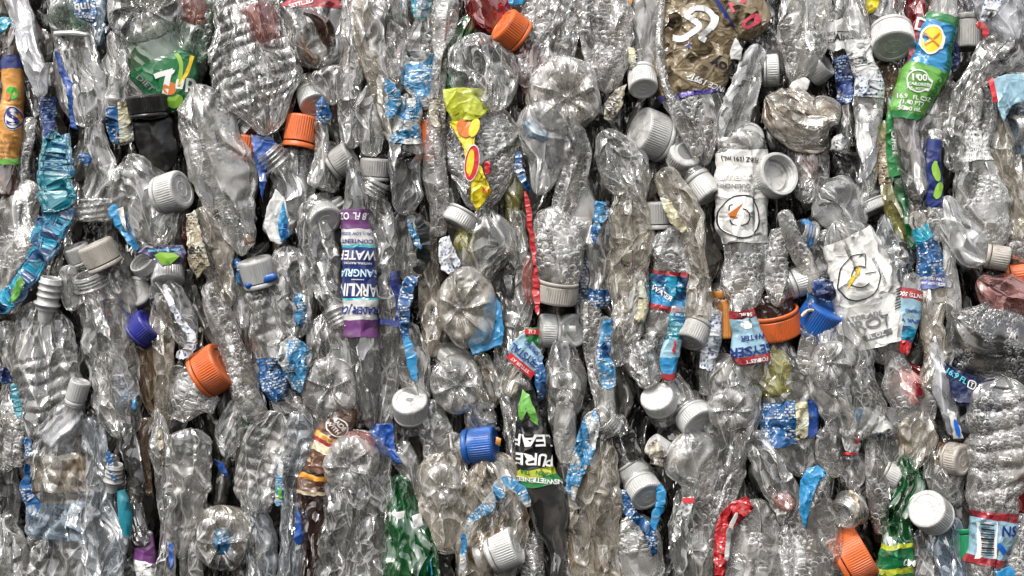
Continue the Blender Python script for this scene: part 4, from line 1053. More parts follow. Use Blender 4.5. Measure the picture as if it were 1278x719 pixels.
scrap('violet blue film sliver at the left of the brown coffee bottle', [(371, 632), (376, 640), (380, 676), (372, 680), (368, 672)], 'blue_film', 24)
bottle('large standing clear bottle, base nub up, right of the brown coffee bottle', [(440, 536, 22), (444, 562, 40), (444, 620, 42), (442, 680, 45), (436, 740, 46)], 'clear_pet_fine', 26, th=17, amp=1.2, base=(438, 577, 36, 32, dict(petals=5, rot=40, z=42, off=(-8, 0))),
       extra=[('tinted_fold', [(430, 546, 8), (452, 550, 12), (464, 566, 8)], 'pink_pet', 36, dict(th=10))])
bottle('dark glossy strip between the purple bottle and the large standing bottle', [(436, 470, 8), (442, 505, 9), (448, 538, 7)], 'brown_pet', 6)
# ================================================================== middle
bottle('crinkled clear bottle at the top, left of the teal and blue labelled bottle', [(482, -16, 20), (484, 26, 27), (482, 76, 22), (492, 128, 9)], 'clear_pet', 20)
scrap('teal printed label corner at the top above the grey ribbed neck', [(512, -5), (541, -5), (540, 14), (528, 28), (516, 24)], 'teal_print', 8)
bottle('bottle with ribbed grey shoulder and torn blue silver label, top middle', [(544, -12, 9), (533, 24, 16), (526, 52, 18), (524, 90, 20), (530, 118, 14), (536, 142, 7)], 'clear_pet_broad', 16, ribs=[(0.05, 0.45, 5, 3)], labels=[dict(bands=[(66, 138, 'sky_foil')])])
bottle('lens shaped clear bottle left of the torn blue silver label', [(472, 98, 8), (464, 136, 17), (464, 196, 12)], 'clear_pet_broad', 20)
strip('curled blue and green label strip on the lens shaped bottle', [(484, 100, 6), (492, 122, 8), (486, 148, 5)], 'sky_foil', 32)
bottle('grey bottle with a sky blue paper label on its upper half, upper middle', [(508, 116, 9), (507, 146, 17), (505, 190, 19), (506, 232, 20), (503, 270, 12)], 'grey_pet', 26, amp=0.8, labels=[dict(bands=[(122, 180, 'sky_foil')])],)
bottle('dark misted bottle with an orange cap behind the sky blue label', [(528, 188, 12), (528, 215, 13), (526, 256, 10)], 'brown_pet', 6, cap=(529, 193, 16, 42, 88, 0, 'orange_cap', 8))
bottle('tall pearled wet strip of bottle left of the green and yellow bottle', [(560, -14, 11), (557, 30, 14), (551, 76, 9), (546, 120, 8), (542, 170, 11), (544, 230, 12), (548, 296, 9)], 'wet_pet', 22, th=9)
scrap('black and silver foil scrap with blue letters beside the pearled strip', [(535, 124), (545, 118), (556, 134), (556, 160), (546, 168), (536, 150)], 'black_foil', 38)
bottle('dark green bottle standing behind the yellow label', [(586, 20, 8), (574, 55, 14), (566, 88, 16), (562, 122, 15)], 'green_pet', 12, amp=0.5)
bottle('wet clear bottle with a peeling yellow and lime label and a frosted cap below', [(596, 122, 24), (598, 156, 40), (600, 200, 42), (598, 236, 30), (588, 262, 18)], 'wet_pet', 14, th=15, cap=(578, 268, 21, 17, 240, 10, 'frosted_cap', 22))
scrap('lime green top flap of the yellow snack label', [(552, 112), (578, 109), (608, 113), (602, 128), (612, 136), (596, 150), (565, 153), (556, 134)], 'lime_film', 32, amp=0.6)
scrap('yellow and orange label with a red oval letter, hanging below the lime flap', [(560, 152), (596, 149), (590, 172), (596, 198), (606, 222), (614, 240), (596, 264), (588, 252), (588, 214), (576, 178)], 'yellow_film', 34, amp=0.5, size=16,
      items=[('A', disc_art(8.5, 22), 589, 204, -8, 'ink_red', 0), ('A', disc_art(4.5, 17), 587, 204, -8, 'ink_yellow', 1), ('A', circle_art(23, 1.3, ex=0.4), 589, 204, -8, 'ink_white', 2), ('T', 'Kr', 607, 238, 7, 0, 'ink_red'), ('A', disc_art(10, 12), 580, 160, 20, 'ink_orange', 0), ('A', disc_art(6, 12), 592, 160, -20, 'ink_yellow', 1)])
scrap('small red printed scrap right of the yellow label', [(604, 204), (612, 200), (612, 216), (606, 220)], 'red_film', 36)
bottle('large round crinkled bottle end below the red bottle, top middle', [(598, 40, 16), (600, 62, 32), (608, 96, 41), (612, 124, 30), (612, 142, 16)], 'clear_pet_fine', 32, th=17, amp=1.5, size=13)
bottle('misted red bottle with an orange cap pointing up and left, top middle', [(652, 50, 20), (658, 76, 22), (662, 104, 16), (662, 122, 8)], 'pink_pet', 18, cap=(645, 44, 23, 24, 146, 22, 'orange_cap', 24))
bottle('dark red bottle with round mouldings at the top edge', [(598, -18, 18), (610, 10, 26), (622, 42, 14)], 'red_pet', 8, amp=0.5)
scrap('blue and white label edge at the very top right of the dark red bottle', [(633, -5), (655, -5), (654, 6), (634, 8)], 'sky_film', 30)
bottle('dark wet bottle strip left of the big spoked base', [(672, -16, 15), (668, 24, 20), (662, 64, 15), (656, 110, 9)], 'wet_pet', 24)
bottle('olive tinted narrow bottle right of the yellow label', [(640, 160, 6), (642, 215, 10), (640, 270, 10), (646, 340, 8)], 'yellow_pet', 6)
bottle('ringed clear neck with white thread lines under a grey cap beside the sky blue label', [(462, 262, 16), (466, 240, 15)], 'clear_pet', 8, cap=(468, 220, 19, 22, 86, 6, 'grey_cap', 10), neck=(462, 246, 17, 24, 60, 8, 'neck_pet', 14))
bottle('crinkled clear bottle with a dark navy refund label, right of the purple bottle', [(466, 232, 9), (474, 276, 17), (482, 330, 20), (488, 390, 17), (485, 440, 14), (482, 500, 13), (478, 545, 10)], 'clear_pet', 20,
       labels=[dict(bands=[(398, 406, 'navy_flat')]), dict(bands=[(338, 400, 'navy_flat')], arc=(-0.97, -0.35), items=[('T', 'CASH REFUND', 472, 366, 5.5, -84, 'ink_pale')])])
bottle('short clear bottle framed by a black and white lettered strip', [(508, 262, 18), (509, 306, 23), (512, 352, 15)], 'clear_pet_broad', 16)
strip('curved label strip with white letters KIRKLAND on black, middle', [(520, 270, 6), (529, 292, 7), (529, 320, 7), (520, 342, 6)], 'black_film', 34, th=2.2, amp=0.4)
scrap('crumpled blue and white strip left of the curved black lettered strip', [(508, 274), (514, 276), (524, 300), (526, 312), (518, 306), (510, 288)], 'sky_print', 40)
strip('blue and white label strip with an oval, below the black lettered strip', [(516, 344, 7), (508, 366, 8), (504, 392, 7), (506, 420, 5), (514, 460, 4)], 'blue_print', 30, th=2.2, amp=0.6)
bottle('long clear crinkled bottle right of the black lettered strip', [(528, 276, 8), (536, 310, 12), (538, 360, 12), (540, 410, 12), (536, 446, 8)], 'clear_pet', 14)
bottle('clear yellowish crumpled bottle below the frosted cap of the yellow label', [(604, 258, 16), (606, 292, 33), (600, 330, 28), (596, 360, 12)], 'clear_pet_broad', 24, amp=1.5, extra=[('tinted_fold', [(588, 280, 12), (582, 304, 14), (592, 326, 10)], 'yellow_pet', 24, dict(th=12))])
scrap('blue and cream label corner above the stained spoked base', [(549, 298), (560, 294), (568, 312), (576, 330), (562, 344), (550, 336), (547, 314)], 'white_blue_print', 30, amp=1.3)
bottle('dark film rolled in loops right of the yellowish crumple', [(634, 314, 7), (629, 340, 13), (634, 376, 8)], 'dark_pet', 18, ribs=[(0, 1, 2, 4)], aniso=0.15)
bottle('clear crumpled bottle in the gap left of the red strip', [(642, 262, 9), (648, 320, 13), (652, 380, 14), (650, 412, 10)], 'clear_pet_fine', 16, extra=[('tinted_fold', [(662, 318, 6), (658, 350, 8), (662, 380, 6)], 'pink_pet', 20, dict())])
strip('long thin bright red film strip running down right of centre', [(656, 240, 2.6), (663, 284, 3.6), (668, 330, 3), (669, 362, 4.5), (672, 394, 2.5)], 'red_film', 34, th=2, amp=0.4)
scrap('bright cyan film flap right and below the stained spoked base', [(612, 364), (625, 378), (629, 410), (627, 430), (608, 437), (590, 444), (584, 428), (600, 400)], 'sky_film', 26, amp=0.6)
bottle('stained spoked bottle base in front of the cyan flap, centre', [(580, 350, 26), (584, 384, 36), (586, 424, 32)], 'dirty_pet', 14, base=(584, 385, 37, 51, dict(petals=7, rot=10, dome=11, mat='dirty_base_pet', z=32, off=(-12, 2))))
top('grey threaded collar hidden between the two spoked bases', 566, 446, 25, 10, 70, 20, 'frosted_cap', 4)
bottle('clear star shaped base with a round nub below the stained base', [(570, 446, 20), (572, 480, 30), (572, 514, 26)], 'clear_pet', 14, base=(570, 480, 32, 36, dict(petals=7, dome=10, z=28, rot=0)))
bottle('pointed clear bottle with a blue strip above the embossed cap', [(507, 402, 8), (513, 434, 18), (518, 470, 20), (522, 505, 14)], 'clear_pet_broad', 20)
strip('thin sky blue strip inside the pointed clear bottle', [(508, 420, 4), (514, 450, 6), (519, 476, 3)], 'sky_film', 34, th=2)
top('white cap with an embossed emblem facing up, middle', 513, 513, 23, 24, 92, 46, 'white_cap', 20, logo=(disc_art(5, 3), 'ink_grey'))
bottle('long clear bottle with bluish edge right of the spoked bases', [(622, 340, 12), (634, 390, 20), (636, 440, 19), (626, 500, 12)], 'clear_pet_fine', 14)
bottle('bottle with an ice blue label and red band, tipped over, centre right', [(660, 408, 16), (658, 436, 19), (646, 470, 18), (636, 498, 12)], 'clear_pet', 16)
scrap('ice blue label with dark letters CRYSTAL upside down over a red band', [(646, 420), (656, 414), (668, 430), (678, 446), (670, 466), (660, 472), (634, 440), (636, 430)], 'pale_sky_film', 32, amp=0.6, size=14,
      items=[('T', 'CRYSTAL', 656, 444, 9.5, 143, 'ink_navy', 0.8), ('A', stroke_art([(-20, 0), (20, 0)], 9), 650, 456, -40, 'ink_red', 0), ('T', 'SETTLER AT', 650, 456, 4, 140, 'ink_white'), ('T', 'SPRING', 664, 434, 5, 135, 'ink_navy')])
scrap('small red and green printed scrap above the ice blue label', [(654, 409), (673, 410), (673, 430), (662, 432), (656, 420)], 'green_film', 28, items=[('A', stroke_art([(-9, 0), (9, 0)], 7), 664, 414, -3, 'ink_red', 0), ('T', '703', 664, 414, 4.5, -3, 'ink_white')])
scrap('royal blue crumpled film below the ice blue label', [(666, 446), (676, 448), (682, 470), (680, 496), (672, 502), (668, 478)], 'blue_print', 34, amp=1.3)
# lower middle
scrap('royal blue label flap with a cream torn edge left of the green bottle', [(461, 530), (491, 528), (493, 560), (502, 580), (480, 569), (464, 556)], 'blue_film', 26)
bottle('crumpled emerald green bottle at the bottom, middle left', [(494, 592, 8), (502, 624, 18), (510, 664, 25), (516, 705, 30), (516, 745, 30)], 'green_pet', 23, amp=1.6, th=16)
scrap('white square patch lying on the emerald green bottle', [(484, 640), (506, 638), (505, 650), (486, 652)], 'white_film', 30)
scrap('small white tab right of the emerald green bottle', [(514, 644), (524, 640), (530, 656), (518, 662)], 'white_film', 28)
bottle('grey clear strip of bottle along the right of the emerald green bottle', [(494, 552, 13), (512, 592, 14), (522, 640, 11), (534, 690, 8)], 'clear_pet', 18)
bottle('small dark green sliver left of the embossed white cap', [(487, 496, 4), (488, 520, 5)], 'green_pet', 8)
bottle('wet folded bottle right of the embossed cap', [(540, 498, 15), (540, 538, 22), (552, 576, 18)], 'wet_pet', 18)
bottle('clear bottle with a royal blue cap pointing right, lower middle', [(562, 538, 10), (566, 560, 18), (584, 560, 15)], 'misted_pet', 16, cap=(588, 557, 22, 31, 8, 12, 'blue_cap', 20), neck=(576, 559, 16, 14, 8, 12, 'neck_pet', 20))
scrap('tiny orange yellow scrap right of the royal blue cap', [(619, 544), (625, 548), (624, 558), (619, 554)], 'orange_film', 26)
bottle('stained crumpled bottle with a swirled base, left of the blue looped strip', [(556, 560, 22), (552, 600, 36), (558, 645, 38), (572, 690, 26)], 'dirty_pet', 20, th=16, base=(552, 606, 25, 29, dict(petals=5, z=38, mat='base_pet', dome=8)))
bottle('large stained crumpled bottle enclosed by the blue looped strip, bottom middle', [(602, 566, 24), (616, 600, 38), (618, 650, 42), (612, 705, 38), (606, 740, 32)], 'dirty_pet', 24, th=17, amp=1.3)
strip('bright blue crumpled label strip looping over the stained bottle', [(660, 632, 4), (644, 606, 7), (628, 606, 9), (610, 630, 7), (588, 650, 5), (580, 678, 4.5), (576, 716, 4)], 'sky_foil', 46, th=2.5, amp=0.6)
top('translucent white ribbed cap lying at the bottom middle inside the blue loop', 620, 690, 25, 30, 24, 12, 'frosted_cap', 36)
bottle('clear strip of bottle left of the black tea bottle', [(632, 490, 12), (640, 530, 11), (644, 590, 9)], 'clear_pet', 16)
bottle('clear crumpled film below the star shaped base', [(590, 500, 16), (600, 524, 22), (620, 530, 14)], 'clear_pet_fine', 12)
bottle('crinkled strip above the black tea bottle neck', [(596, 440, 12), (606, 474, 17), (616, 508, 14)], 'clear_pet', 10)
scrap('tiny navy patch right of the emerald bottle bottom', [(532, 700), (538, 694), (540, 718), (534, 722)], 'sky_film', 30)
# ================================================================== right of the middle
bottle('folded clear bottle hanging at the top above the big spoked base', [(706, -18, 24), (700, 26, 28), (692, 66, 25), (690, 90, 18)], 'clear_pet_fine', 18, ribs=[(0.1, 0.9, 6, 3)])
bottle('big clear base with radiating spokes and a round nub, upper middle right', [(704, 76, 34), (706, 118, 43), (708, 156, 36)], 'clear_pet', 16, base=(705, 118, 44, 49, dict(petals=7, rot=12, dome=12, z=32, off=(2, -6))))
bottle('narrow wet bottle between the spoked base and the tall pearled one', [(736, -14, 12), (737, 45, 13), (745, 98, 9)], 'wet_pet', 20)
bottle('tall pearled bottle at the top left of the white cap', [(764, -16, 20), (766, 36, 22), (763, 78, 19), (755, 116, 10)], 'wet_pet', 24, th=13)
scrap('tiny orange corner at the top edge, middle right', [(775, -4), (791, -4), (786, 12)], 'orange_film', 12)
scrap('cream, red and black foil scrap left of the small white cap', [(782, 106), (776, 132), (764, 152), (754, 148), (754, 130), (768, 112)], 'black_foil', 34, items=[('T', 'N', 760, 135, 6, 50, 'ink_white'), ('T', 'A', 764, 129, 6, 50, 'ink_white')])
scrap('pale cream torn paper strip beside the bottle with the small white cap', [(783, 58), (792, 62), (794, 84), (786, 88)], 'cream_print', 24)
bottle('grooved grey bottle pointing down with a small white cap, top', [(804, -16, 18), (808, 30, 18), (806, 66, 13), (803, 96, 9)], 'frosted_pet', 14, amp=0.4, ribs=None, cap=(801, 94, 18, 24, -88, 36, 'white_cap', 18))
top('large white knurled cap below the small white cap', 822, 172, 31, 32, 162, 24, 'white_cap', 2, nl=24)
top('round white cap seen face on below the gold label', 851, 197, 22, 17, 62, 62, 'white_cap', 10, logo=(disc_art(11, 11), 'ink_grey'))
bottle('large wet bottle in a gold label with white script and a blue star, top right', [(880, -30, 48), (878, 10, 53), (868, 60, 50), (864, 105, 44), (872, 150, 30), (880, 208, 8)], 'wet_pet', 18, th=18, amp=0.45, size=26,
       labels=[dict(bands=[(-28, 116, 'khaki_film'), (116, 121, 'violet_edge')], name='label', items=[
           ('A', stroke_art([(-26, -8), (-14, -10), (0, -4), (8, 4), (0, 12), (-8, 18), (2, 26), (18, 24), (26, 12), (20, 0), (10, -10), (16, -14)], 7), 862, 40, 0, 'ink_white', 1),
           ('A', star_art(6.5), 856, 60, 12, 'ink_white', 0), ('A', star_art(5), 856, 60, 12, 'ink_navy', 2), ('T', 'joy', 896, 84, 15, 152, 'ink_black'), ('T', 'SINCE 1991', 884, 108, 7.5, 157, 'ink_white'), ('A', stroke_art([(-9, 0), (9, 0)], 1), 864, 104, -16, 'ink_white', 1)])])
bottle('beaded flange of the gold labelled bottle running down its left side', [(826, -10, 4), (824, 60, 4.5), (833, 110, 7), (850, 150, 9), (872, 196, 6)], 'wet_pet', 30, th=6)
bottle('gold labelled bottle with large rose red letters, top right of the star', [(888, -28, 24), (908, -2, 30), (930, 22, 27), (936, 52, 12)], 'wet_pet', 26, amp=0.5,
       labels=[dict(bands=[(-26, 54, 'khaki_film')], items=[('T', '0', 934, 30, 21, 128, 'ink_rose', 0.9), ('T', '7', 918, 8, 20, 128, 'ink_rose', 0.9), ('A', stroke_art([(-42, 0), (42, 0)], 4), 908, 26, -48, 'ink_navy', 0)])])
scrap('white letter shapes on torn brown film right of the gold label', [(905, 52), (918, 48), (926, 62), (924, 76), (912, 74)], 'white_film', 22)
bottle('long pale silvery bottle slanting down below the rose red letters', [(946, 54, 9), (938, 84, 15), (930, 120, 18), (916, 156, 20), (902, 192, 10)], 'frosted_pet', 26, amp=0.6)
bottle('dark bottle with ribbed rings beside the rose red letters', [(950, 34, 14), (960, 58, 16), (972, 96, 13)], 'grey_pet', 8, ribs=[(0, 0.7, 5, 3)])
top('white knurled cap in profile right of the silvery bottle', 956, 88, 21, 16, 2, 8, 'white_cap', 12)
bottle('big clear teardrop bottle with beads, point down, top right', [(1002, -20, 24), (1004, 20, 32), (1000, 60, 26), (988, 104, 6)], 'misted_pet', 26, th=14, amp=0.6)
top('clear threaded neck with pale rings behind the teardrop bottle', 1010, 92, 21, 26, 38, 30, 'frosted_cap', 6, open_=True)
scrap('off white plastic chip above the dirty crumpled bottle', [(986, 106), (1000, 92), (1011, 102), (1005, 118), (990, 114)], 'white_flat', 22, amp=0.1, thick=7, name='plastic_chip', cat='plastic chip')
bottle('dirty tightly crumpled bottle lying across, upper right', [(956, 120, 12), (980, 138, 28), (1010, 150, 34), (1034, 150, 28), (1046, 156, 10)], 'dirty_pet', 26, th=18, amp=2.0, size=11)
bottle('slim bottle with a white fact panel and dark blue print, upper right', [(1054, -14, 11), (1052, 40, 12), (1053, 100, 11), (1054, 150, 9), (1052, 190, 7)], 'clear_pet', 16, labels=[dict(bands=[(24, 62, 'white_flat'), (62, 70, 'black_film'), (70, 130, 'navy_print')], items=[('T', 'Also t', 1053, 48, 8, 2, 'ink_black', 0.85), ('A', stroke_art([(-13, 0), (13, 0)], 1.2), 1053, 41, 0, 'ink_black', 1)])])
scrap('white nutrition panel left of the slim fact panel bottle', [(1017, 30), (1040, 27), (1041, 66), (1030, 60), (1019, 52)], 'white_flat', 14, amp=0.3, items=[('T', '3% JUICE', 1030, 44, 4.5, 6, 'ink_black'), ('T', 'Facts', 1032, 52, 6, 6, 'ink_black')])
bottle('slim bottle in a crumpled white label with blue lines, upper right', [(1066, -14, 10), (1070, 36, 14), (1078, 80, 16), (1084, 118, 17), (1083, 160, 15), (1082, 210, 14), (1078, 262, 10)], 'clear_pet_broad', 22, amp=0.8, labels=[dict(bands=[(50, 92, 'white_print'), (92, 122, 'white_blue_print')])])
scrap('silvery black scrap with a white recycling mark, upper right', [(1040, 172), (1050, 166), (1058, 176), (1048, 190), (1036, 186)], 'white_print_bold', 34)
top('small round clear bottle bottom right of the silvery bottle', 934, 172, 19, 10, 60, 66, 'frosted_cap', 26)
# mid right
bottle('bottle with a white sports drink label and an orange bolt in a ring', [(926, 160, 20), (928, 196, 33), (930, 250, 33), (931, 302, 29), (930, 345, 26), (927, 388, 14)], 'wet_pet', 26, th=13, amp=0.6,
       labels=[dict(bands=[(188, 303, 'grey_label')], items=[('A', disc_art(24, 26), 925, 271, 0, 'ink_white', 0), ('A', circle_art(27, 1.6, ex=0.95), 925, 271, 0, 'ink_black', 1), ('A', circle_art(11, 1.6, ex=0.9, a0=-160, a1=95), 923, 272, 0, 'ink_black', 1), ('A', stroke_art([(-9, 7), (-9, 13), (1, 13)], 1.6), 921, 270, 0, 'ink_black', 1),
               ('A', (np.array([(-17, -18), (-3, 0), (-6, 2), (6, 17), (3, 0), (6, -3)], float), [(0, 5, 4, 1), (1, 4, 3, 2)]), 917, 271, -6, 'ink_orange', 2),
               ('T', '20 FL OZ (591 mL)', 928, 200, 5.5, 176, 'ink_black', 0.9), ('T', 'COOL BLUE', 926, 222, 6.5, 178, 'ink_white', 1.0), ('T', 'THIRST QUENCHER', 927, 234, 5, 176, 'ink_grey'), ('T', 'NATURALLY', 932, 240, 3, 176, 'ink_grey')])])
bottle('wet lens shaped bottle right of the upside down sports label', [(972, 284, 6), (968, 326, 14), (968, 362, 11), (970, 384, 5)], 'wet_pet', 30)
top('open white cap showing its inner rings, right of the sports label', 962, 222, 29, 20, 28, 62, 'white_cap', 26, open_=True)
bottle('reddish tinged crumple right of the open white cap', [(1010, 176, 14), (1014, 214, 21), (1004, 254, 12)], 'clear_pet_fine', 18, extra=[('tinted_fold', [(1004, 186, 10), (1014, 206, 13), (1010, 224, 8)], 'pink_pet', 20, dict())])
bottle('smooth egg shaped frosted bottle end with mud specks, right', [(1022, 232, 16), (1040, 248, 32), (1056, 272, 30), (1066, 296, 16)], 'frosted_pet', 16, amp=0.3, size=34, th=20)
bottle('dark creased film above the egg shaped bottle', [(1042, 190, 8), (1062, 206, 17), (1074, 238, 10)], 'dark_pet', 14, amp=1.4)
bottle('clear bottle lying with a bright blue ring on its threaded neck, right', [(1012, 296, 17), (1028, 314, 22), (1038, 346, 20)], 'clear_pet_broad', 16, neck=(1012, 296, 16, 22, 160, 24, 'neck_pet', 20), extra=[('tamper_ring', [(1001, 274, 3.5), (1012, 284, 5), (1010, 308, 4)], 'sky_cap', 34, dict(amp=0.05, th=4))])
bottle('slack clear film bottle over the blue ringed neck', [(976, 262, 8), (992, 300, 13), (1010, 340, 10), (1016, 368, 6)], 'misted_pet', 34)
top('squared pale grey cap below the wet lens, right of the sports label bottle', 992, 354, 19, 26, 20, 4, 'frosted_cap', 20)
bottle('large white sports drink bottle with a G and a yellow bolt, leaning left', [(1106, 456, 12), (1100, 428, 34), (1088, 384, 40), (1072, 336, 42), (1056, 300, 34), (1044, 274, 16)], 'clear_pet_broad', 26, th=15, amp=0.6,
       labels=[dict(bands=[(296, 430, 'grey_label')], items=[
           ('A', circle_art(29, 1.4, ex=0.95, a0=85, a1=384), 1067, 346, -5, 'ink_black', 1), ('A', circle_art(14, 1.4, a0=60, a1=330), 1068, 346, 0, 'ink_black', 1), ('A', stroke_art([(0, 0), (9, 4), (9, -12)], 1.2), 1066, 322, 0, 'ink_black', 1), ('A', stroke_art([(-8, 0), (8, 3)], 1.2), 1082, 342, 0, 'ink_black', 1),
           ('A', (np.array([(-3, -19), (-6, -2), (-2, -1), (3, 18), (4, 4), (1, 3)], float) * 1.0, [(0, 5, 2, 1), (1, 2, 5), (2, 5, 4, 3)]), 1060, 346, -12, 'ink_yellow', 2), ('A', (np.array([(3, -4), (9, 16), (-4, 2)], float), [(0, 1, 2)]), 1063, 340, 0, 'ink_yellow', 3),
           ('T', 'GATORADE', 1073, 395, 6, 12, 'ink_grey'), ('T', 'PROT', 1082, 404, 13, 12, 'ink_grey', 1.1), ('A', stroke_art([(-19, 0), (19, 0)], 7), 1092, 417, 16, 'ink_grey', 1), ('T', 'FL. OZ.', 1090, 418, 5, 16, 'ink_white'), ('T', 'ELECTROLYTES', 1094, 338, 3.5, -68, 'ink_grey')] +
           [('A', stroke_art([(-5, 0), (5, 0)], 1.3), 1118, 360 + 3.4 * k, 20, 'ink_black', 1) for k in range(8)])])
bottle('crumpled wet bottle with a round base nub right of the egg shaped end', [(1108, 264, 12), (1116, 298, 22), (1120, 338, 20), (1122, 380, 13)], 'clear_pet', 16, base=(1118, 322, 17, 15, dict(petals=5, dome=6, z=32)))
top('curved frosted rim poking out right of the egg shaped end', 1084, 256, 24, 12, -66, 12, 'frosted_cap', 8)
bottle('wide red brown threaded neck in an orange cap, right of centre', [(956, 366, 22), (962, 384, 27), (966, 398, 28)], 'brown_pet', 14, amp=0.1, ribs=[(0.0, 1, 5, 2)], endr=(0.2, 0), cap=(966, 394, 31, 26, -76, -14, 'orange_cap', 16))
top('amber orange cap half hidden left of the ice blue water label', 905, 376, 23, 50, -88, 4, 'amber_cap', 4)
bottle('bottle with an ice blue WATER label between red bands, upside down', [(922, 366, 11), (928, 394, 18), (935, 430, 20), (940, 456, 18), (942, 480, 10)], 'clear_pet', 34, th=11, amp=0.35,
       labels=[dict(bands=[(387, 397, 'dull_red_film'), (397, 443, 'pale_sky_film'), (443, 453, 'dull_red_film')], items=[('T', '500 mL', 930, 392, 4.5, 186, 'ink_white'), ('T', 'WATER', 938, 420, 6.5, 188, 'ink_navy'), ('T', 'GEYSER', 938, 436, 11, 188, 'ink_navy', 0.85), ('T', 'FOREST', 942, 449, 4.5, 188, 'ink_white'), ('A', disc_art(9, 5), 930, 405, 0, 'ink_white', 0)])])
bottle('yellowish clear bottle ending in a blue and cream label, right of centre', [(968, 420, 16), (974, 450, 25), (984, 490, 33), (986, 528, 36), (988, 556, 34), (1000, 596, 14)], 'clear_pet_broad', 20, ribs=[(0.15, 0.4, 3, 2)],
       labels=[dict(bands=[(498, 552, 'blue_print')], arc=(-0.1, 0.98)), dict(bands=[(502, 548, 'cream_print')], arc=(-0.6, -0.1), label='cream panel of dark print'), dict(bands=[(500, 548, 'blue_film')], arc=(-0.98, -0.6))],
       extra=[('tinted_fold', [(960, 434, 12), (966, 466, 22), (972, 496, 22)], 'yellow_pet', 27, dict(th=11))])
bottle('bright blue cap of a hidden bottle below the navy label crumple', [(1022, 404, 18), (1020, 430, 14)], 'bluish_pet', 8, cap=(1016, 408, 27, 32, 62, 26, 'blue_cap', 12))
scrap('crumpled navy and green label above the bright blue cap', [(1014, 352), (1026, 346), (1040, 352), (1044, 370), (1036, 378), (1022, 374), (1013, 368)], 'navy_print', 36, amp=1.6)
scrap('blue printed scrap left of the bright blue cap', [(1006, 366), (1018, 372), (1020, 386), (1008, 384)], 'blue_print', 30)
strip('thin cream plastic rod beside the bright blue cap', [(1000, 396, 1.6), (1008, 388, 1.8), (1024, 387, 2.0)], 'cream_film', 36, name='plastic_rod', cat='plastic rod', amp=0.1)
bottle('wet beaded strip of bottle left of the bright blue cap', [(1016, 384, 8), (1010, 424, 10), (1006, 470, 8)], 'wet_pet', 32)
bottle('large clear bottle with a radiating base and nub, right of centre', [(1044, 388, 14), (1046, 422, 31), (1052, 474, 38), (1064, 522, 34), (1068, 552, 18)], 'clear_pet_fine', 32, th=17, base=(1038, 456, 27, 30, dict(petals=6, z=48, dome=8, off=(-3, 4))))
bottle('clear bottle with a nubbed base above the beaded strips, right of centre', [(916, 444, 12), (912, 474, 28), (912, 520, 34), (910, 562, 26), (906, 596, 14)], 'clear_pet', 26, th=15, base=(913, 512, 29, 27, dict(petals=6, z=40, dome=8)))
bottle('bottle in a blue and white newspaper like label left of the amber cap', [(894, 372, 8), (888, 408, 11), (883, 446, 11), (880, 494, 7)], 'clear_pet', 24, labels=[dict(bands=[(386, 462, 'white_blue_print')])])
top('grey white cap face on below the newspaper like label', 902, 464, 23, 14, 130, 50, 'grey_cap', 6)
top('clear neck with two bands pointing down right below the radiating base', 1012, 492, 15, 22, -44, 8, 'frosted_cap', 14)
# centre right column x 640-880
bottle('misted pale bottle end with a blue highlight, below the big spoked base', [(664, 128, 16), (676, 160, 26), (680, 200, 22), (670, 244, 7)], 'frosted_pet', 22, amp=0.5, size=24, extra=[('label', [(656, 150, 7), (668, 166, 9), (684, 172, 6)], 'bluish_pet', 33, dict(th=5))])  # pale blue highlight modelled as a strip of tinted film
strip('navy lettered label edge along the misted pale bottle', [(648, 190, 4), (650, 216, 5), (660, 238, 2.5)], 'blue_print', 32, th=2)
bottle('wet crumpled bottle right of the misted pale one', [(704, 146, 16), (718, 188, 20), (712, 232, 19), (698, 282, 12)], 'wet_pet', 20, amp=1.4)
bottle('smooth pinkish bottle with a dark barcode strip, middle right', [(724, 216, 14), (722, 268, 21), (726, 312, 17), (728, 360, 13), (728, 410, 10)], 'misted_pet', 10, amp=0.4, labels=[dict(bands=[(306, 404, 'dark_print')], arc=(-0.6, 0.6))])
bottle('wet bottle standing on a wide grey cap, middle', [(686, 258, 14), (692, 296, 26), (697, 336, 27), (698, 362, 25)], 'wet_pet', 24, amp=1.2, cap=(696, 356, 26, 22, -98, -10, 'beige_cap', 26))
top('white disc cap behind the wet bottle on the wide grey cap', 706, 305, 20, 14, 40, 36, 'white_cap', 6)
bottle('large tightly crinkled bottle below the knurled white caps', [(752, 162, 14), (768, 192, 28), (784, 226, 28), (800, 256, 12)], 'clear_pet_fine', 30, th=16, amp=1.8, size=11)
bottle('tall crumpled clear bottle in the middle right, folded in half', [(784, 232, 18), (788, 276, 25), (788, 330, 24), (780, 382, 20), (772, 428, 12)], 'clear_pet', 26, th=15, amp=1.3)
scrap('sky blue crumpled label flag with a torn paper tip, middle right', [(744, 250), (755, 252), (762, 264), (753, 276), (746, 294), (742, 306), (736, 292), (740, 270)], 'sky_print', 34, amp=1.2)
bottle('silvery lens shaped bottle with a blue lower label under the blue flag', [(757, 264, 8), (753, 300, 17), (750, 342, 19), (752, 386, 14)], 'clear_pet_broad', 18, labels=[dict(bands=[(360, 384, 'blue_print')])])
bottle('wet bottle with a fluted grey cap and a twisted red and teal water label', [(838, 280, 22), (842, 316, 27), (838, 352, 27), (826, 392, 24), (820, 430, 20), (812, 470, 12)], 'wet_pet', 20, th=14, cap=(822, 279, 18, 27, 92, 6, 'grey_cap', 14),
       labels=[dict(bands=[(340, 345, 'dull_red_film'), (345, 372, 'teal_navy'), (372, 382, 'sky_film'), (382, 388, 'dull_red_film')], items=[('T', 'WATER', 824, 366, 6, -34, 'ink_white')])])
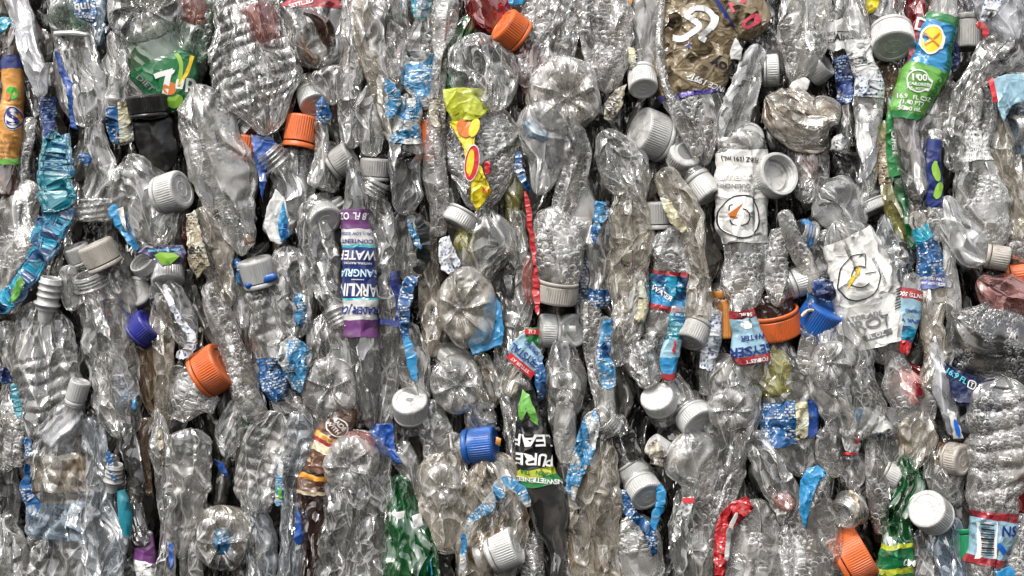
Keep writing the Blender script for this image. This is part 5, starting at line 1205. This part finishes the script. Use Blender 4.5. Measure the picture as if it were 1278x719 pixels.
scrap('creamy torn label scrap with printed lines right of the fluted cap', [(824, 246), (836, 250), (846, 268), (858, 286), (852, 292), (838, 280), (828, 262)], 'cream_print', 38, amp=1.3)
top('translucent round ended cap left of the sports label ring', 872, 226, 18, 28, -58, 20, 'frosted_cap', 18)
bottle('long folded clear bottle left of the upside down sports label', [(826, 210, 12), (846, 244, 19), (862, 280, 16), (872, 330, 14), (870, 380, 16), (864, 410, 12)], 'clear_pet', 28, th=11)
bottle('grey bottle with a white ribbed cap pointing down, right of the middle', [(876, 340, 12), (874, 380, 16), (868, 408, 17)], 'grey_pet', 18, cap=(868, 408, 20, 24, -118, 24, 'grey_cap', 22))
top('white cap in profile beside the upright frosted disc, middle', 692, 413, 22, 20, 178, 10, 'white_cap', 10)
top('frosted disc cap facing the viewer right of the cap in profile', 712, 413, 22, 12, 10, 70, 'frosted_cap', 12, nl=20)
bottle('crumpled clear bottle with a starred base under the two middle caps', [(698, 422, 10), (704, 450, 20), (706, 490, 22), (698, 536, 18)], 'clear_pet', 22, base=(705, 484, 20, 22, dict(petals=6, z=36, dome=7)))
bottle('brown slip of bottle right of the starred base', [(720, 434, 6), (722, 470, 6), (728, 504, 5)], 'brown_pet', 6)
bottle('wet strip of bottle right of the frosted disc cap', [(734, 374, 12), (738, 418, 13), (742, 462, 12), (750, 506, 10), (744, 540, 8)], 'wet_pet', 24)
bottle('bottle in a bright blue label with white letters, middle right', [(756, 394, 9), (752, 440, 11), (757, 484, 10), (755, 524, 12), (748, 550, 8)], 'clear_pet', 30, labels=[dict(bands=[(398, 484, 'sky_print')], arc=(-0.95, 0.6))])
bottle('creased foil like clear bottle right of the bright blue label', [(797, 340, 11), (792, 380, 19), (780, 420, 16), (768, 458, 9)], 'clear_pet_fine', 28, extra=[('label', [(800, 350, 4), (802, 380, 7), (797, 404, 5)], 'cream_print', 38, dict(th=5))])
bottle('wet lens of bottle above the tilted white cap', [(788, 424, 12), (800, 452, 22), (816, 482, 14)], 'wet_pet', 24)
top('tilted white cap with a flat oval face, lower middle right', 824, 503, 22, 18, 122, 46, 'white_cap', 22)
bottle('slim bottle with a blue label between red bands, pointing down', [(846, 380, 8), (842, 418, 9), (838, 448, 10), (836, 478, 8)], 'clear_pet', 34, labels=[dict(bands=[(390, 424, 'teal_print'), (424, 446, 'pale_sky_film'), (446, 466, 'sky_film'), (466, 474, 'dull_red_film')], items=[('T', '?', 841, 432, 14, 180, 'ink_red')])])
bottle('clear bottle below the slim blue and red labelled one', [(834, 464, 9), (846, 490, 17), (858, 514, 14)], 'clear_pet', 20)
# lower right of middle
bottle('black tea bottle with green leaves, label standing on its head', [(654, 470, 10), (660, 508, 15), (667, 556, 19), (676, 604, 26), (685, 642, 23), (693, 686, 12), (696, 745, 7)], 'tea_dark_pet', 27, amp=0.25, size=34, th=13,
       labels=[dict(bands=[(486, 583, 'black_film'), (583, 593, 'lime_film'), (593, 604, 'green_film')], items=[
           ('T', 'PURE', 672, 571, 14.5, 176, 'ink_white', 0.95), ('T', 'LEAF', 667, 548, 14.5, 176, 'ink_white', 0.95), ('T', 'GREEN TEA', 672, 588, 5, 174, 'ink_dkgreen'), ('T', 'UNSWEETENED', 678, 598, 6, 174, 'ink_white')])])
scrap('bright green tea leaves print above the black tea label', [(652, 486), (660, 492), (668, 512), (672, 532), (662, 524), (656, 508), (650, 528), (646, 512)], 'leaf_green_film', 40, amp=0.5)
bottle('wet clear bottle overlapping the right side of the black tea label', [(708, 500, 11), (704, 540, 13), (710, 580, 11)], 'misted_pet', 32)
scrap('crumpled blue, white and black print right of the black tea bottle', [(742, 510), (749, 530), (743, 560), (733, 582), (724, 602), (717, 626), (706, 612), (707, 592), (714, 570), (720, 545), (728, 520)], 'sky_foil', 32, amp=1.9, size=8)
bottle('large clear bottle folded lengthwise right of the black tea bottle', [(756, 530, 10), (748, 574, 24), (740, 620, 32), (740, 674, 30), (746, 740, 26)], 'clear_pet', 22, th=15, ribs=None)
bottle('open bottle with dark ringed folds and a white rim, lower middle right', [(762, 516, 11), (772, 545, 18), (790, 580, 15)], 'dark_pet', 18, ribs=[(0, 0.6, 4, 3)], neck=(764, 534, 15, 20, 134, 30, 'neck_pet', 22))
top('frosted cap edge below the dark ringed folds', 786, 582, 20, 18, -56, 10, 'frosted_cap', 8)
top('translucent tall oval cap with embossing, lower middle right', 801, 608, 23, 20, -60, 50, 'frosted_cap', 24)
scrap('royal blue and white folded label left of the translucent oval cap', [(776, 612), (782, 612), (792, 636), (808, 650), (818, 664), (820, 690), (814, 694), (806, 666), (788, 650), (778, 640)], 'blue_print', 36)
strip('cyan label curve right of the translucent oval cap', [(822, 604, 4), (826, 624, 5), (818, 646, 5), (813, 668, 4)], 'sky_film', 34, th=2)
bottle('misted bottle at the bottom below the blue folded label', [(794, 640, 14), (796, 682, 23), (798, 740, 24)], 'misted_pet', 18)
top('small white cap left of the misted blob, lower right of middle', 826, 562, 15, 18, 146, 14, 'white_cap', 18)
scrap('gold black crumpled foil bit above the misted blob', [(808, 556), (820, 548), (832, 566), (828, 584), (812, 578)], 'black_foil', 28, amp=1.5)
top('large frosted cap with a perforated face, lower right of middle', 866, 520, 25, 18, -52, 46, 'frosted_cap', 20)
bottle('misted lumpy bottle below the large perforated cap', [(858, 538, 22), (864, 574, 31), (868, 606, 24), (860, 634, 12)], 'misted_pet', 26, th=15)
bottle('clear bottle with a red and white barcode scrap, bottom right of middle', [(858, 606, 14), (860, 650, 22), (864, 740, 24)], 'clear_pet', 18)
scrap('red topped barcode label scrap, bottom right of middle', [(852, 621), (866, 620), (862, 640), (846, 652), (842, 648)], 'white_print_bold', 38, amp=0.3, items=[('A', stroke_art([(-7, 0), (7, 0)], 6), 859, 624, 0, 'ink_red', 0)])
bottle('narrow wet strip standing in front of the lower right of middle', [(880, 598, 8), (882, 650, 9), (880, 740, 9)], 'wet_pet', 22)
bottle('clear strip at the bottom between the tea bottle and the folded bottle', [(716, 640, 9), (714, 690, 12), (716, 740, 13)], 'wet_pet', 16)
bottle('clear bottle left of the tea bottle tip at the bottom', [(664, 660, 10), (666, 700, 14), (666, 740, 14)], 'wet_pet', 14)
# ================================================================== right fifth
bottle('clear pink tinged bottle slanting down below the blue and cream label', [(944, 536, 10), (950, 568, 18), (966, 604, 22), (982, 636, 20), (976, 656, 8)], 'clear_pet', 30, extra=[('tinted_fold', [(970, 614, 8), (982, 628, 11), (990, 636, 6)], 'pink_pet', 36, dict(th=8))])
bottle('left one of two slender beaded strips above the red film', [(900, 582, 9), (893, 618, 11), (886, 672, 6)], 'wet_pet', 24)
bottle('right one of two slender beaded strips above the red film', [(924, 582, 9), (912, 614, 10), (898, 650, 7)], 'wet_pet', 28)
scrap('glossy red film fold with a white edge, bottom right of middle', [(930, 619), (940, 632), (922, 644), (912, 664), (907, 690), (905, 718), (892, 720), (890, 688), (893, 656), (901, 638), (914, 626)], 'red_film', 34, amp=1.4, size=12)
strip('white folded edge along the glossy red film', [(920, 640, 2), (910, 664, 3), (907, 700, 2.5)], 'white_film', 42, th=2, name='label_piece')
bottle('broad wet bottle with a square moulding right of the glossy red film', [(942, 622, 18), (944, 660, 33), (940, 740, 37)], 'misted_pet', 26, th=15, amp=0.8)
bottle('wet bottle right of the broad square moulded one at the bottom', [(984, 648, 12), (988, 690, 26), (990, 740, 28)], 'wet_pet', 22)
scrap('sky blue label curve beside the wet bottle, lower right', [(1020, 580), (1030, 590), (1018, 603), (1012, 624), (1008, 644), (1004, 662), (998, 645), (997, 620), (999, 600), (1007, 586)], 'sky_film', 36, amp=1.3, size=9)
bottle('long wet bottle curving down to the bottom right of the sky blue curve', [(1022, 586, 13), (1014, 628, 20), (1024, 678, 26), (1040, 740, 26)], 'wet_pet', 30, th=14)
bottle('grey bottle with a wide open threaded mouth, lower right', [(1086, 606, 14), (1076, 618, 22), (1066, 630, 20)], 'grey_pet', 16, amp=0.4, neck=(1066, 631, 19, 26, 208, 36, 'neck_pet', 24), extra=[('tamper_ring', [(1060, 612, 2.5), (1071, 630, 3), (1066, 652, 2.5)], 'cream_film', 44, dict(amp=0.1, th=3))])
bottle('wide orange cap of a hidden bottle below the open threaded mouth', [(1046, 700, 20), (1056, 690, 28)], 'brown_pet', 4, cap=(1052, 698, 35, 32, 30, 8, 'orange_cap', 8))
bottle('leaf shaped beaded bottle left of the green bottle, lower right', [(1088, 538, 8), (1092, 585, 12), (1096, 626, 12), (1098, 668, 6)], 'wet_pet', 28)
scrap('red, white and blue crumpled label scrap, lower right', [(1048, 535), (1060, 538), (1074, 552), (1072, 568), (1056, 566), (1050, 552)], 'white_print_bold', 30, amp=1.4, items=[('A', disc_art(4, 6), 1069, 548, 0, 'ink_red', 0), ('A', stroke_art([(-9, 0), (9, 0)], 3), 1060, 566, -4, 'ink_red', 0)])
bottle('wet bottle wedge left of the red white and blue scrap', [(1030, 532, 13), (1036, 564, 16), (1046, 596, 8)], 'wet_pet', 26)
bottle('clear bottle below the red white and blue scrap', [(1060, 566, 14), (1066, 590, 17), (1058, 612, 10)], 'clear_pet', 18)
scrap('tiny dark green corner above the open threaded mouth', [(1024, 588), (1040, 592), (1038, 602)], 'green_film', 14)
# upper right
scrap('yellow label corner at the very top right of the slim white labels', [(1078, -4), (1097, -4), (1094, 14), (1082, 20), (1078, 8)], 'yellow_film', 12)
bottle('clear cone of film ending in a broad white cap, top right', [(1112, -18, 14), (1112, 12, 20), (1112, 44, 26)], 'clear_pet_broad', 16, cap=(1112, 42, 26, 25, -94, 38, 'white_cap', 18))
bottle('glossy red bottle at the top behind the clear cone', [(1140, -16, 13), (1142, 24, 12), (1146, 60, 12), (1134, 96, 5)], 'red_pet', 12, amp=0.6)
bottle('dark bottle hidden under the broad white cap', [(1112, 76, 18), (1106, 106, 22), (1100, 146, 14)], 'tea_pet', 0)
bottle('green labelled fruit water bottle leaning right, marked 100 calories', [(1146, 250, 12), (1134, 200, 17), (1132, 152, 18), (1146, 104, 23), (1164, 54, 22), (1177, 14, 18), (1180, -18, 16)], 'clear_pet_broad', 28, th=14, amp=0.14, size=30,
       labels=[dict(bands=[(150, 143, 'green_film'), (143, 84, 'leaf_green_film'), (84, 30, 'sky_film'), (30, 20, 'green_film')], items=[
           ('A', stroke_art([(22, 60), (12, 10), (0, -36), (-12, -62)], 9), 1168, 88, 0, 'ink_green', 0), ('T', 'TROPICAL LEMON WATER', 1172, 78, 6.5, 68, 'ink_dkgreen'),
           ('A', disc_art(13, 19), 1158, 53, -20, 'ink_yellow', 1), ('A', circle_art(19, 2.6, ex=0.7), 1158, 53, -20, 'ink_white', 2), ('A', stroke_art([(-9, -6), (0, 0), (9, 8)], 1.6), 1158, 53, 0, 'ink_orange', 3), ('A', stroke_art([(-8, 8), (0, 0), (8, -8)], 1.6), 1158, 53, 0, 'ink_orange', 3),
           ('A', circle_art(14, 1.5, ex=0.85), 1142, 104, -12, 'ink_white', 1), ('T', '100', 1143, 100, 8, 0, 'ink_white'), ('T', 'CALORIES', 1142, 108, 3.6, -4, 'ink_white', 0.9), ('T', 'PER BOTTLE', 1141, 113, 2.8, -4, 'ink_white', 0.9),
           ('T', '16.9 FL OZ', 1137, 124, 5, -6, 'ink_white'), ('T', '(1.0 PT)', 1135, 131, 5, -6, 'ink_white'), ('T', '500 mL', 1134, 138, 5, -6, 'ink_white')])])
scrap('deep red film with a white letter D left of the green labelled bottle', [(1142, 24), (1158, 26), (1152, 50), (1142, 76), (1132, 84), (1134, 50)], 'dull_red_film', 26, items=[('T', 'D', 1149, 32, 16, -14, 'ink_white')])
bottle('dark bottle pointing down with a translucent grey cap, top right', [(1208, -20, 16), (1208, 10, 14), (1207, 32, 13)], 'dark_pet', 12, cap=(1207, 28, 17, 34, -92, 4, 'grey_cap', 14))
scrap('dark navy label scrap right of the green labelled bottle', [(1188, 50), (1196, 56), (1198, 80), (1190, 92), (1184, 80)], 'navy_print', 18)
strip('slack clear film bag in the top right corner', [(1238, -18, 30), (1250, 20, 30), (1266, 56, 16)], 'film_bag', 30, name='plastic_bag', cat='plastic bag', th=8, amp=1.4, size=18, group='film bags in the bale')
scrap('white and blue printed strip with a red end in the top right corner', [(1230, -4), (1252, -4), (1248, 10), (1236, 26), (1222, 32), (1224, 18)], 'white_blue_print', 42)
strip('small red ring of film under the printed strip, top right', [(1218, 32, 4), (1228, 34, 4), (1230, 46, 3.5)], 'red_film', 44, th=3)
bottle('ribbed clear bottle bending down from the top right corner', [(1266, 26, 12), (1252, 56, 26), (1226, 84, 19), (1208, 120, 13), (1198, 165, 15), (1190, 215, 12)], 'clear_pet', 30, th=14, ribs=[(0.05, 0.9, 12, 3)])
bottle('large teardrop bottle with water drops and a silver neck wrap, right', [(1219, 104, 12), (1222, 140, 19), (1218, 186, 16), (1220, 218, 29), (1224, 256, 37), (1238, 290, 24), (1246, 312, 10)], 'misted_pet', 26, th=16, amp=0.5, labels=[dict(bands=[(166, 202, 'white_print_bold')])])
bottle('clear strip of bottle right of the large teardrop', [(1240, 130, 9), (1250, 180, 13), (1258, 236, 12), (1272, 300, 10)], 'clear_pet', 22)
scrap('ice blue film with a red corner at the right edge', [(1233, 100), (1262, 92), (1285, 94), (1285, 124), (1262, 132), (1251, 154), (1242, 128)], 'pale_sky_film', 30, amp=0.8, items=[('A', stroke_art([(-3, 16), (3, -16)], 6), 1238, 112, 0, 'ink_red', 0)])
bottle('frosted bottle end at the right edge above the ice blue film', [(1252, 86, 10), (1268, 82, 14), (1290, 84, 14)], 'frosted_pet', 18)
bottle('teal tinted bottle with a white collar at the right edge', [(1282, 130, 22), (1280, 168, 24), (1284, 200, 16)], 'bluish_pet', 10, neck=(1280, 162, 18, 22, 186, 16, 'neck_pet', 16))
bottle('clear bottle at the right edge below the white collar', [(1272, 190, 12), (1272, 240, 18), (1280, 292, 16)], 'clear_pet', 14)
bottle('grey clear bottle tucked beneath the right side of the green label', [(1184, 82, 8), (1172, 110, 14), (1160, 150, 19), (1152, 190, 14), (1150, 214, 8)], 'clear_pet_broad', 18)
bottle('wet shoulder of a bottle right of the green label', [(1188, 100, 8), (1180, 140, 13), (1168, 186, 11)], 'wet_pet', 24)
bottle('slim bottle with a navy label carrying green leaves, right', [(1167, 160, 8), (1166, 200, 9), (1167, 250, 9), (1169, 304, 8)], 'wet_pet', 30, labels=[dict(bands=[(175, 259, 'navy_flat')], items=[('A', disc_art(4.5, 13), 1167, 214, 8, 'ink_lime', 1), ('A', disc_art(4.5, 11), 1169, 238, -14, 'ink_lime', 1)])])
bottle('narrow green edged bottle running down beside the green labelled one', [(1111, 120, 4), (1112, 170, 6), (1118, 218, 7), (1130, 262, 6), (1140, 312, 4)], 'green_pet', 26, labels=[dict(bands=[(140, 220, 'green_film')], items=[('T', 'CAFFEINE', 1114, 180, 5, -86, 'ink_white')])])
bottle('olive lens shaped bottle with a brown text label above', [(1103, 150, 7), (1106, 190, 11), (1111, 226, 12), (1120, 262, 15), (1128, 304, 7)], 'yellow_pet', 22, amp=0.3, labels=[dict(bands=[(174, 226, 'khaki_text')])])
bottle('grey blue narrow bottle left of the brown text label', [(1084, 176, 9), (1086, 215, 12), (1082, 268, 9)], 'bluish_pet', 14)
bottle('wet wedge of bottle left of the navy label with leaves', [(1144, 208, 10), (1148, 240, 16), (1150, 278, 12), (1156, 312, 7)], 'wet_pet', 22)
bottle('bottle with a teal and royal blue label above wet folds, right', [(1144, 262, 9), (1153, 296, 14), (1162, 332, 20), (1166, 360, 18), (1162, 404, 18), (1166, 446, 15), (1152, 486, 10)], 'clear_pet', 26, labels=[dict(bands=[(282, 300, 'teal_film'), (300, 344, 'blue_print'), (344, 359, 'lavender_film')], items=[('T', 'PURIFIED WATER', 1162, 348, 3.6, -6, 'ink_white'), ('T', 'BY REVERSE', 1162, 354, 3.6, -6, 'ink_white')])])
bottle('long smooth beige tinged bottle ending in a small white cap, right', [(1180, 244, 7), (1194, 282, 18), (1214, 312, 21), (1234, 326, 14)], 'frosted_pet', 30, amp=0.6, th=14, cap=(1236, 320, 15, 22, -10, 14, 'beige_cap', 34))
bottle('thin clear upright strip left of the wet dome, right', [(1181, 270, 6), (1186, 330, 9), (1190, 400, 9), (1182, 460, 6)], 'clear_pet', 34)
bottle('pink crumpled bottle with a red cap at the right edge', [(1220, 348, 14), (1244, 364, 26), (1272, 380, 25), (1295, 390, 20)], 'pale_pink_pet', 24, th=15, cap=(1262, 344, 14, 24, 10, 20, 'orange_cap', 6))
bottle('small wet bottle end at the right edge above the pink bottle', [(1256, 316, 10), (1270, 310, 14), (1290, 312, 14)], 'wet_pet', 18)
bottle('small bottle with a red and ice blue 500 mL label, upside down, right', [(1139, 340, 8), (1136, 370, 13), (1134, 402, 11), (1130, 432, 7), (1128, 446, 3)], 'clear_pet', 32, amp=0.3, labels=[dict(bands=[(361, 374, 'dull_red_film'), (374, 408, 'pale_sky_film'), (408, 426, 'teal_navy'), (426, 442, 'red_film')], items=[('T', 'PINTS) 500', 1136, 368, 5, 170, 'ink_white', 0.8), ('T', 'SPRING', 1137, 388, 3.6, 172, 'ink_navy'), ('T', 'DRINK WA', 1134, 400, 4.6, 172, 'ink_navy')])])
bottle('large dark wet dome shaped bottle with a crease, right edge', [(1186, 392, 16), (1204, 410, 38), (1232, 424, 50), (1268, 432, 44), (1310, 436, 34)], 'wet_dark_pet', 26, th=22, amp=0.5, size=34)
bottle('navy labelled bottle reading 16.9 FL with a black cap below it, right', [(1184, 448, 12), (1200, 474, 26), (1214, 500, 30), (1216, 536, 24)], 'navy_flat', 10, amp=0.4)
scrap('navy label face with cyan 16.9 FL and a small emblem under the wet dome', [(1178, 452), (1196, 462), (1226, 474), (1252, 474), (1236, 496), (1210, 504), (1190, 502)], 'navy_film', 34, amp=0.2, tilt=(0, 0),
      items=[('T', '16.9 FL', 1192, 469, 7, -32, 'ink_cyan'), ('A', stroke_art([(-4, -4), (4, -4), (4, 4), (-4, 4), (-4, -4)], 1.5), 1211, 480, -22, 'ink_white', 0), ('T', 'T', 1211, 480, 5, -22, 'ink_white')])
top('black cap face with a pale leaf emblem, right', 1202, 526, 25, 14, 80, 60, 'black_cap', 18, logo=(stroke_art([(-14, -6), (0, 2), (14, 6)], 5), 'ink_grey'))
bottle('large ribbed bottle beaded with foam and a barcode label, bottom right corner', [(1256, 470, 22), (1252, 500, 40), (1248, 560, 42), (1242, 612, 36), (1240, 650, 30), (1232, 690, 27), (1226, 745, 22)], 'wet_pet', 34, th=20, amp=0.5, ribs=[(0.04, 0.58, 6, 6)],
       labels=[dict(bands=[(637, 647, 'dull_red_film'), (647, 694, 'pale_sky_film'), (694, 703, 'dull_red_film')], items=[('A', stroke_art([(0, -23), (0, 23)], 24), 1226, 671, -3, 'ink_white', 0)] + [('A', stroke_art([(-8, 0), (8, 0)], [1.6, 0.8, 2.2, 1.0][k % 4]), 1226, 652 + 2.9 * k, -3, 'ink_black', 2) for k in range(14)] + [('T', 'NS', 1253, 661, 11, -6, 'ink_navy'), ('A', stroke_art([(-7, 6), (0, 0), (7, -8)], 5), 1246, 682, 0, 'ink_blue', 1)])])
bottle('torn clear strip with a white and blue oval edge left of the ribbed bottle', [(1166, 416, 8), (1174, 462, 12), (1183, 506, 12), (1190, 544, 7)], 'film_bag', 30, th=7)
scrap('white label edge with a blue oval above the brown rimmed cap', [(1182, 512), (1190, 514), (1203, 548), (1190, 548)], 'white_film', 42, amp=0.3, items=[('A', disc_art(3, 12), 1193, 534, 18, 'ink_blue', 0)])
bottle('red crumpled bottle wrapped in clear film, right', [(1120, 454, 13), (1138, 480, 22), (1152, 508, 12)], 'red_pet', 16)
bottle('clear wrap over the red crumpled bottle', [(1108, 438, 8), (1126, 474, 20), (1142, 508, 22), (1156, 540, 10)], 'misted_pet', 22, extra=[('tinted_fold', [(1120, 462, 12), (1136, 484, 19), (1146, 506, 12)], 'pale_pink_pet', 26, dict()), ('red_fold', [(1144, 474, 5), (1150, 496, 6)], 'red_pet', 34, dict(th=5))])
strip('crumpled cyan and black printed film left of the red crumpled bottle', [(1068, 514, 8), (1090, 524, 15), (1106, 540, 8)], 'sky_foil', 34, th=5, amp=1.5)
bottle('stained crinkled bottle above the green bottle, lower right', [(1150, 512, 16), (1146, 548, 24), (1136, 588, 13)], 'dirty_pet', 26, amp=1.5)
bottle('clear crumple left of the brown rimmed cap', [(1170, 556, 14), (1176, 596, 24), (1192, 636, 14)], 'clear_pet_fine', 22)
bottle('clear folded strip above the small frosted cap, lower right', [(1104, 508, 10), (1112, 546, 14), (1114, 582, 12)], 'clear_pet', 20)
top('small frosted cap left of the green bottle', 1106, 590, 16, 18, -28, 12, 'frosted_cap', 22)
bottle('emerald bottle with a lime striped label, bottom right', [(1128, 566, 8), (1131, 598, 21), (1122, 642, 21), (1118, 688, 20), (1115, 745, 19)], 'green_pet', 28, th=8, e=1.6, amp=1.5, labels=[dict(bands=[(678, 684, 'lime_film'), (684, 708, 'dark_green_film'), (708, 716, 'lime_film'), (716, 735, 'dark_green_film')], items=[('T', 'CME', 1132, 702, 8, -8, 'ink_white')])])
bottle('bluish clear bottle with a white knurled cap turned up left, bottom right', [(1168, 648, 16), (1180, 676, 23), (1188, 706, 22), (1190, 745, 18)], 'bluish_pet', 24, cap=(1166, 643, 24, 25, 144, 40, 'white_cap', 30))
top('brown rimmed beige cap facing the viewer beside the ribbed bottle', 1188, 572, 21, 17, -6, 52, 'beige_cap', 30, neckmat='tea_pet')
bottle('dark bottle pointing down with a green cap, bottom right', [(1192, 622, 10), (1200, 650, 12), (1204, 668, 11)], 'dark_pet', 18, cap=(1205, 667, 13, 30, -84, 8, 'green_cap', 22))
bottle('clear crumpled bottle at the bottom right of the emerald one', [(1152, 656, 12), (1158, 690, 20), (1162, 745, 22)], 'clear_pet', 20)
bottle('small red and navy sliver at the right edge beside the ribbed bottle', [(1280, 590, 8), (1279, 640, 8)], 'red_pet', 24)
bottle('wet bottle in the bottom right corner', [(1274, 640, 16), (1272, 690, 22), (1276, 745, 22)], 'wet_pet', 26)
scrap('blue scrap at the bottom edge, right corner', [(1240, 712), (1262, 706), (1268, 722), (1244, 724)], 'sky_film', 40)
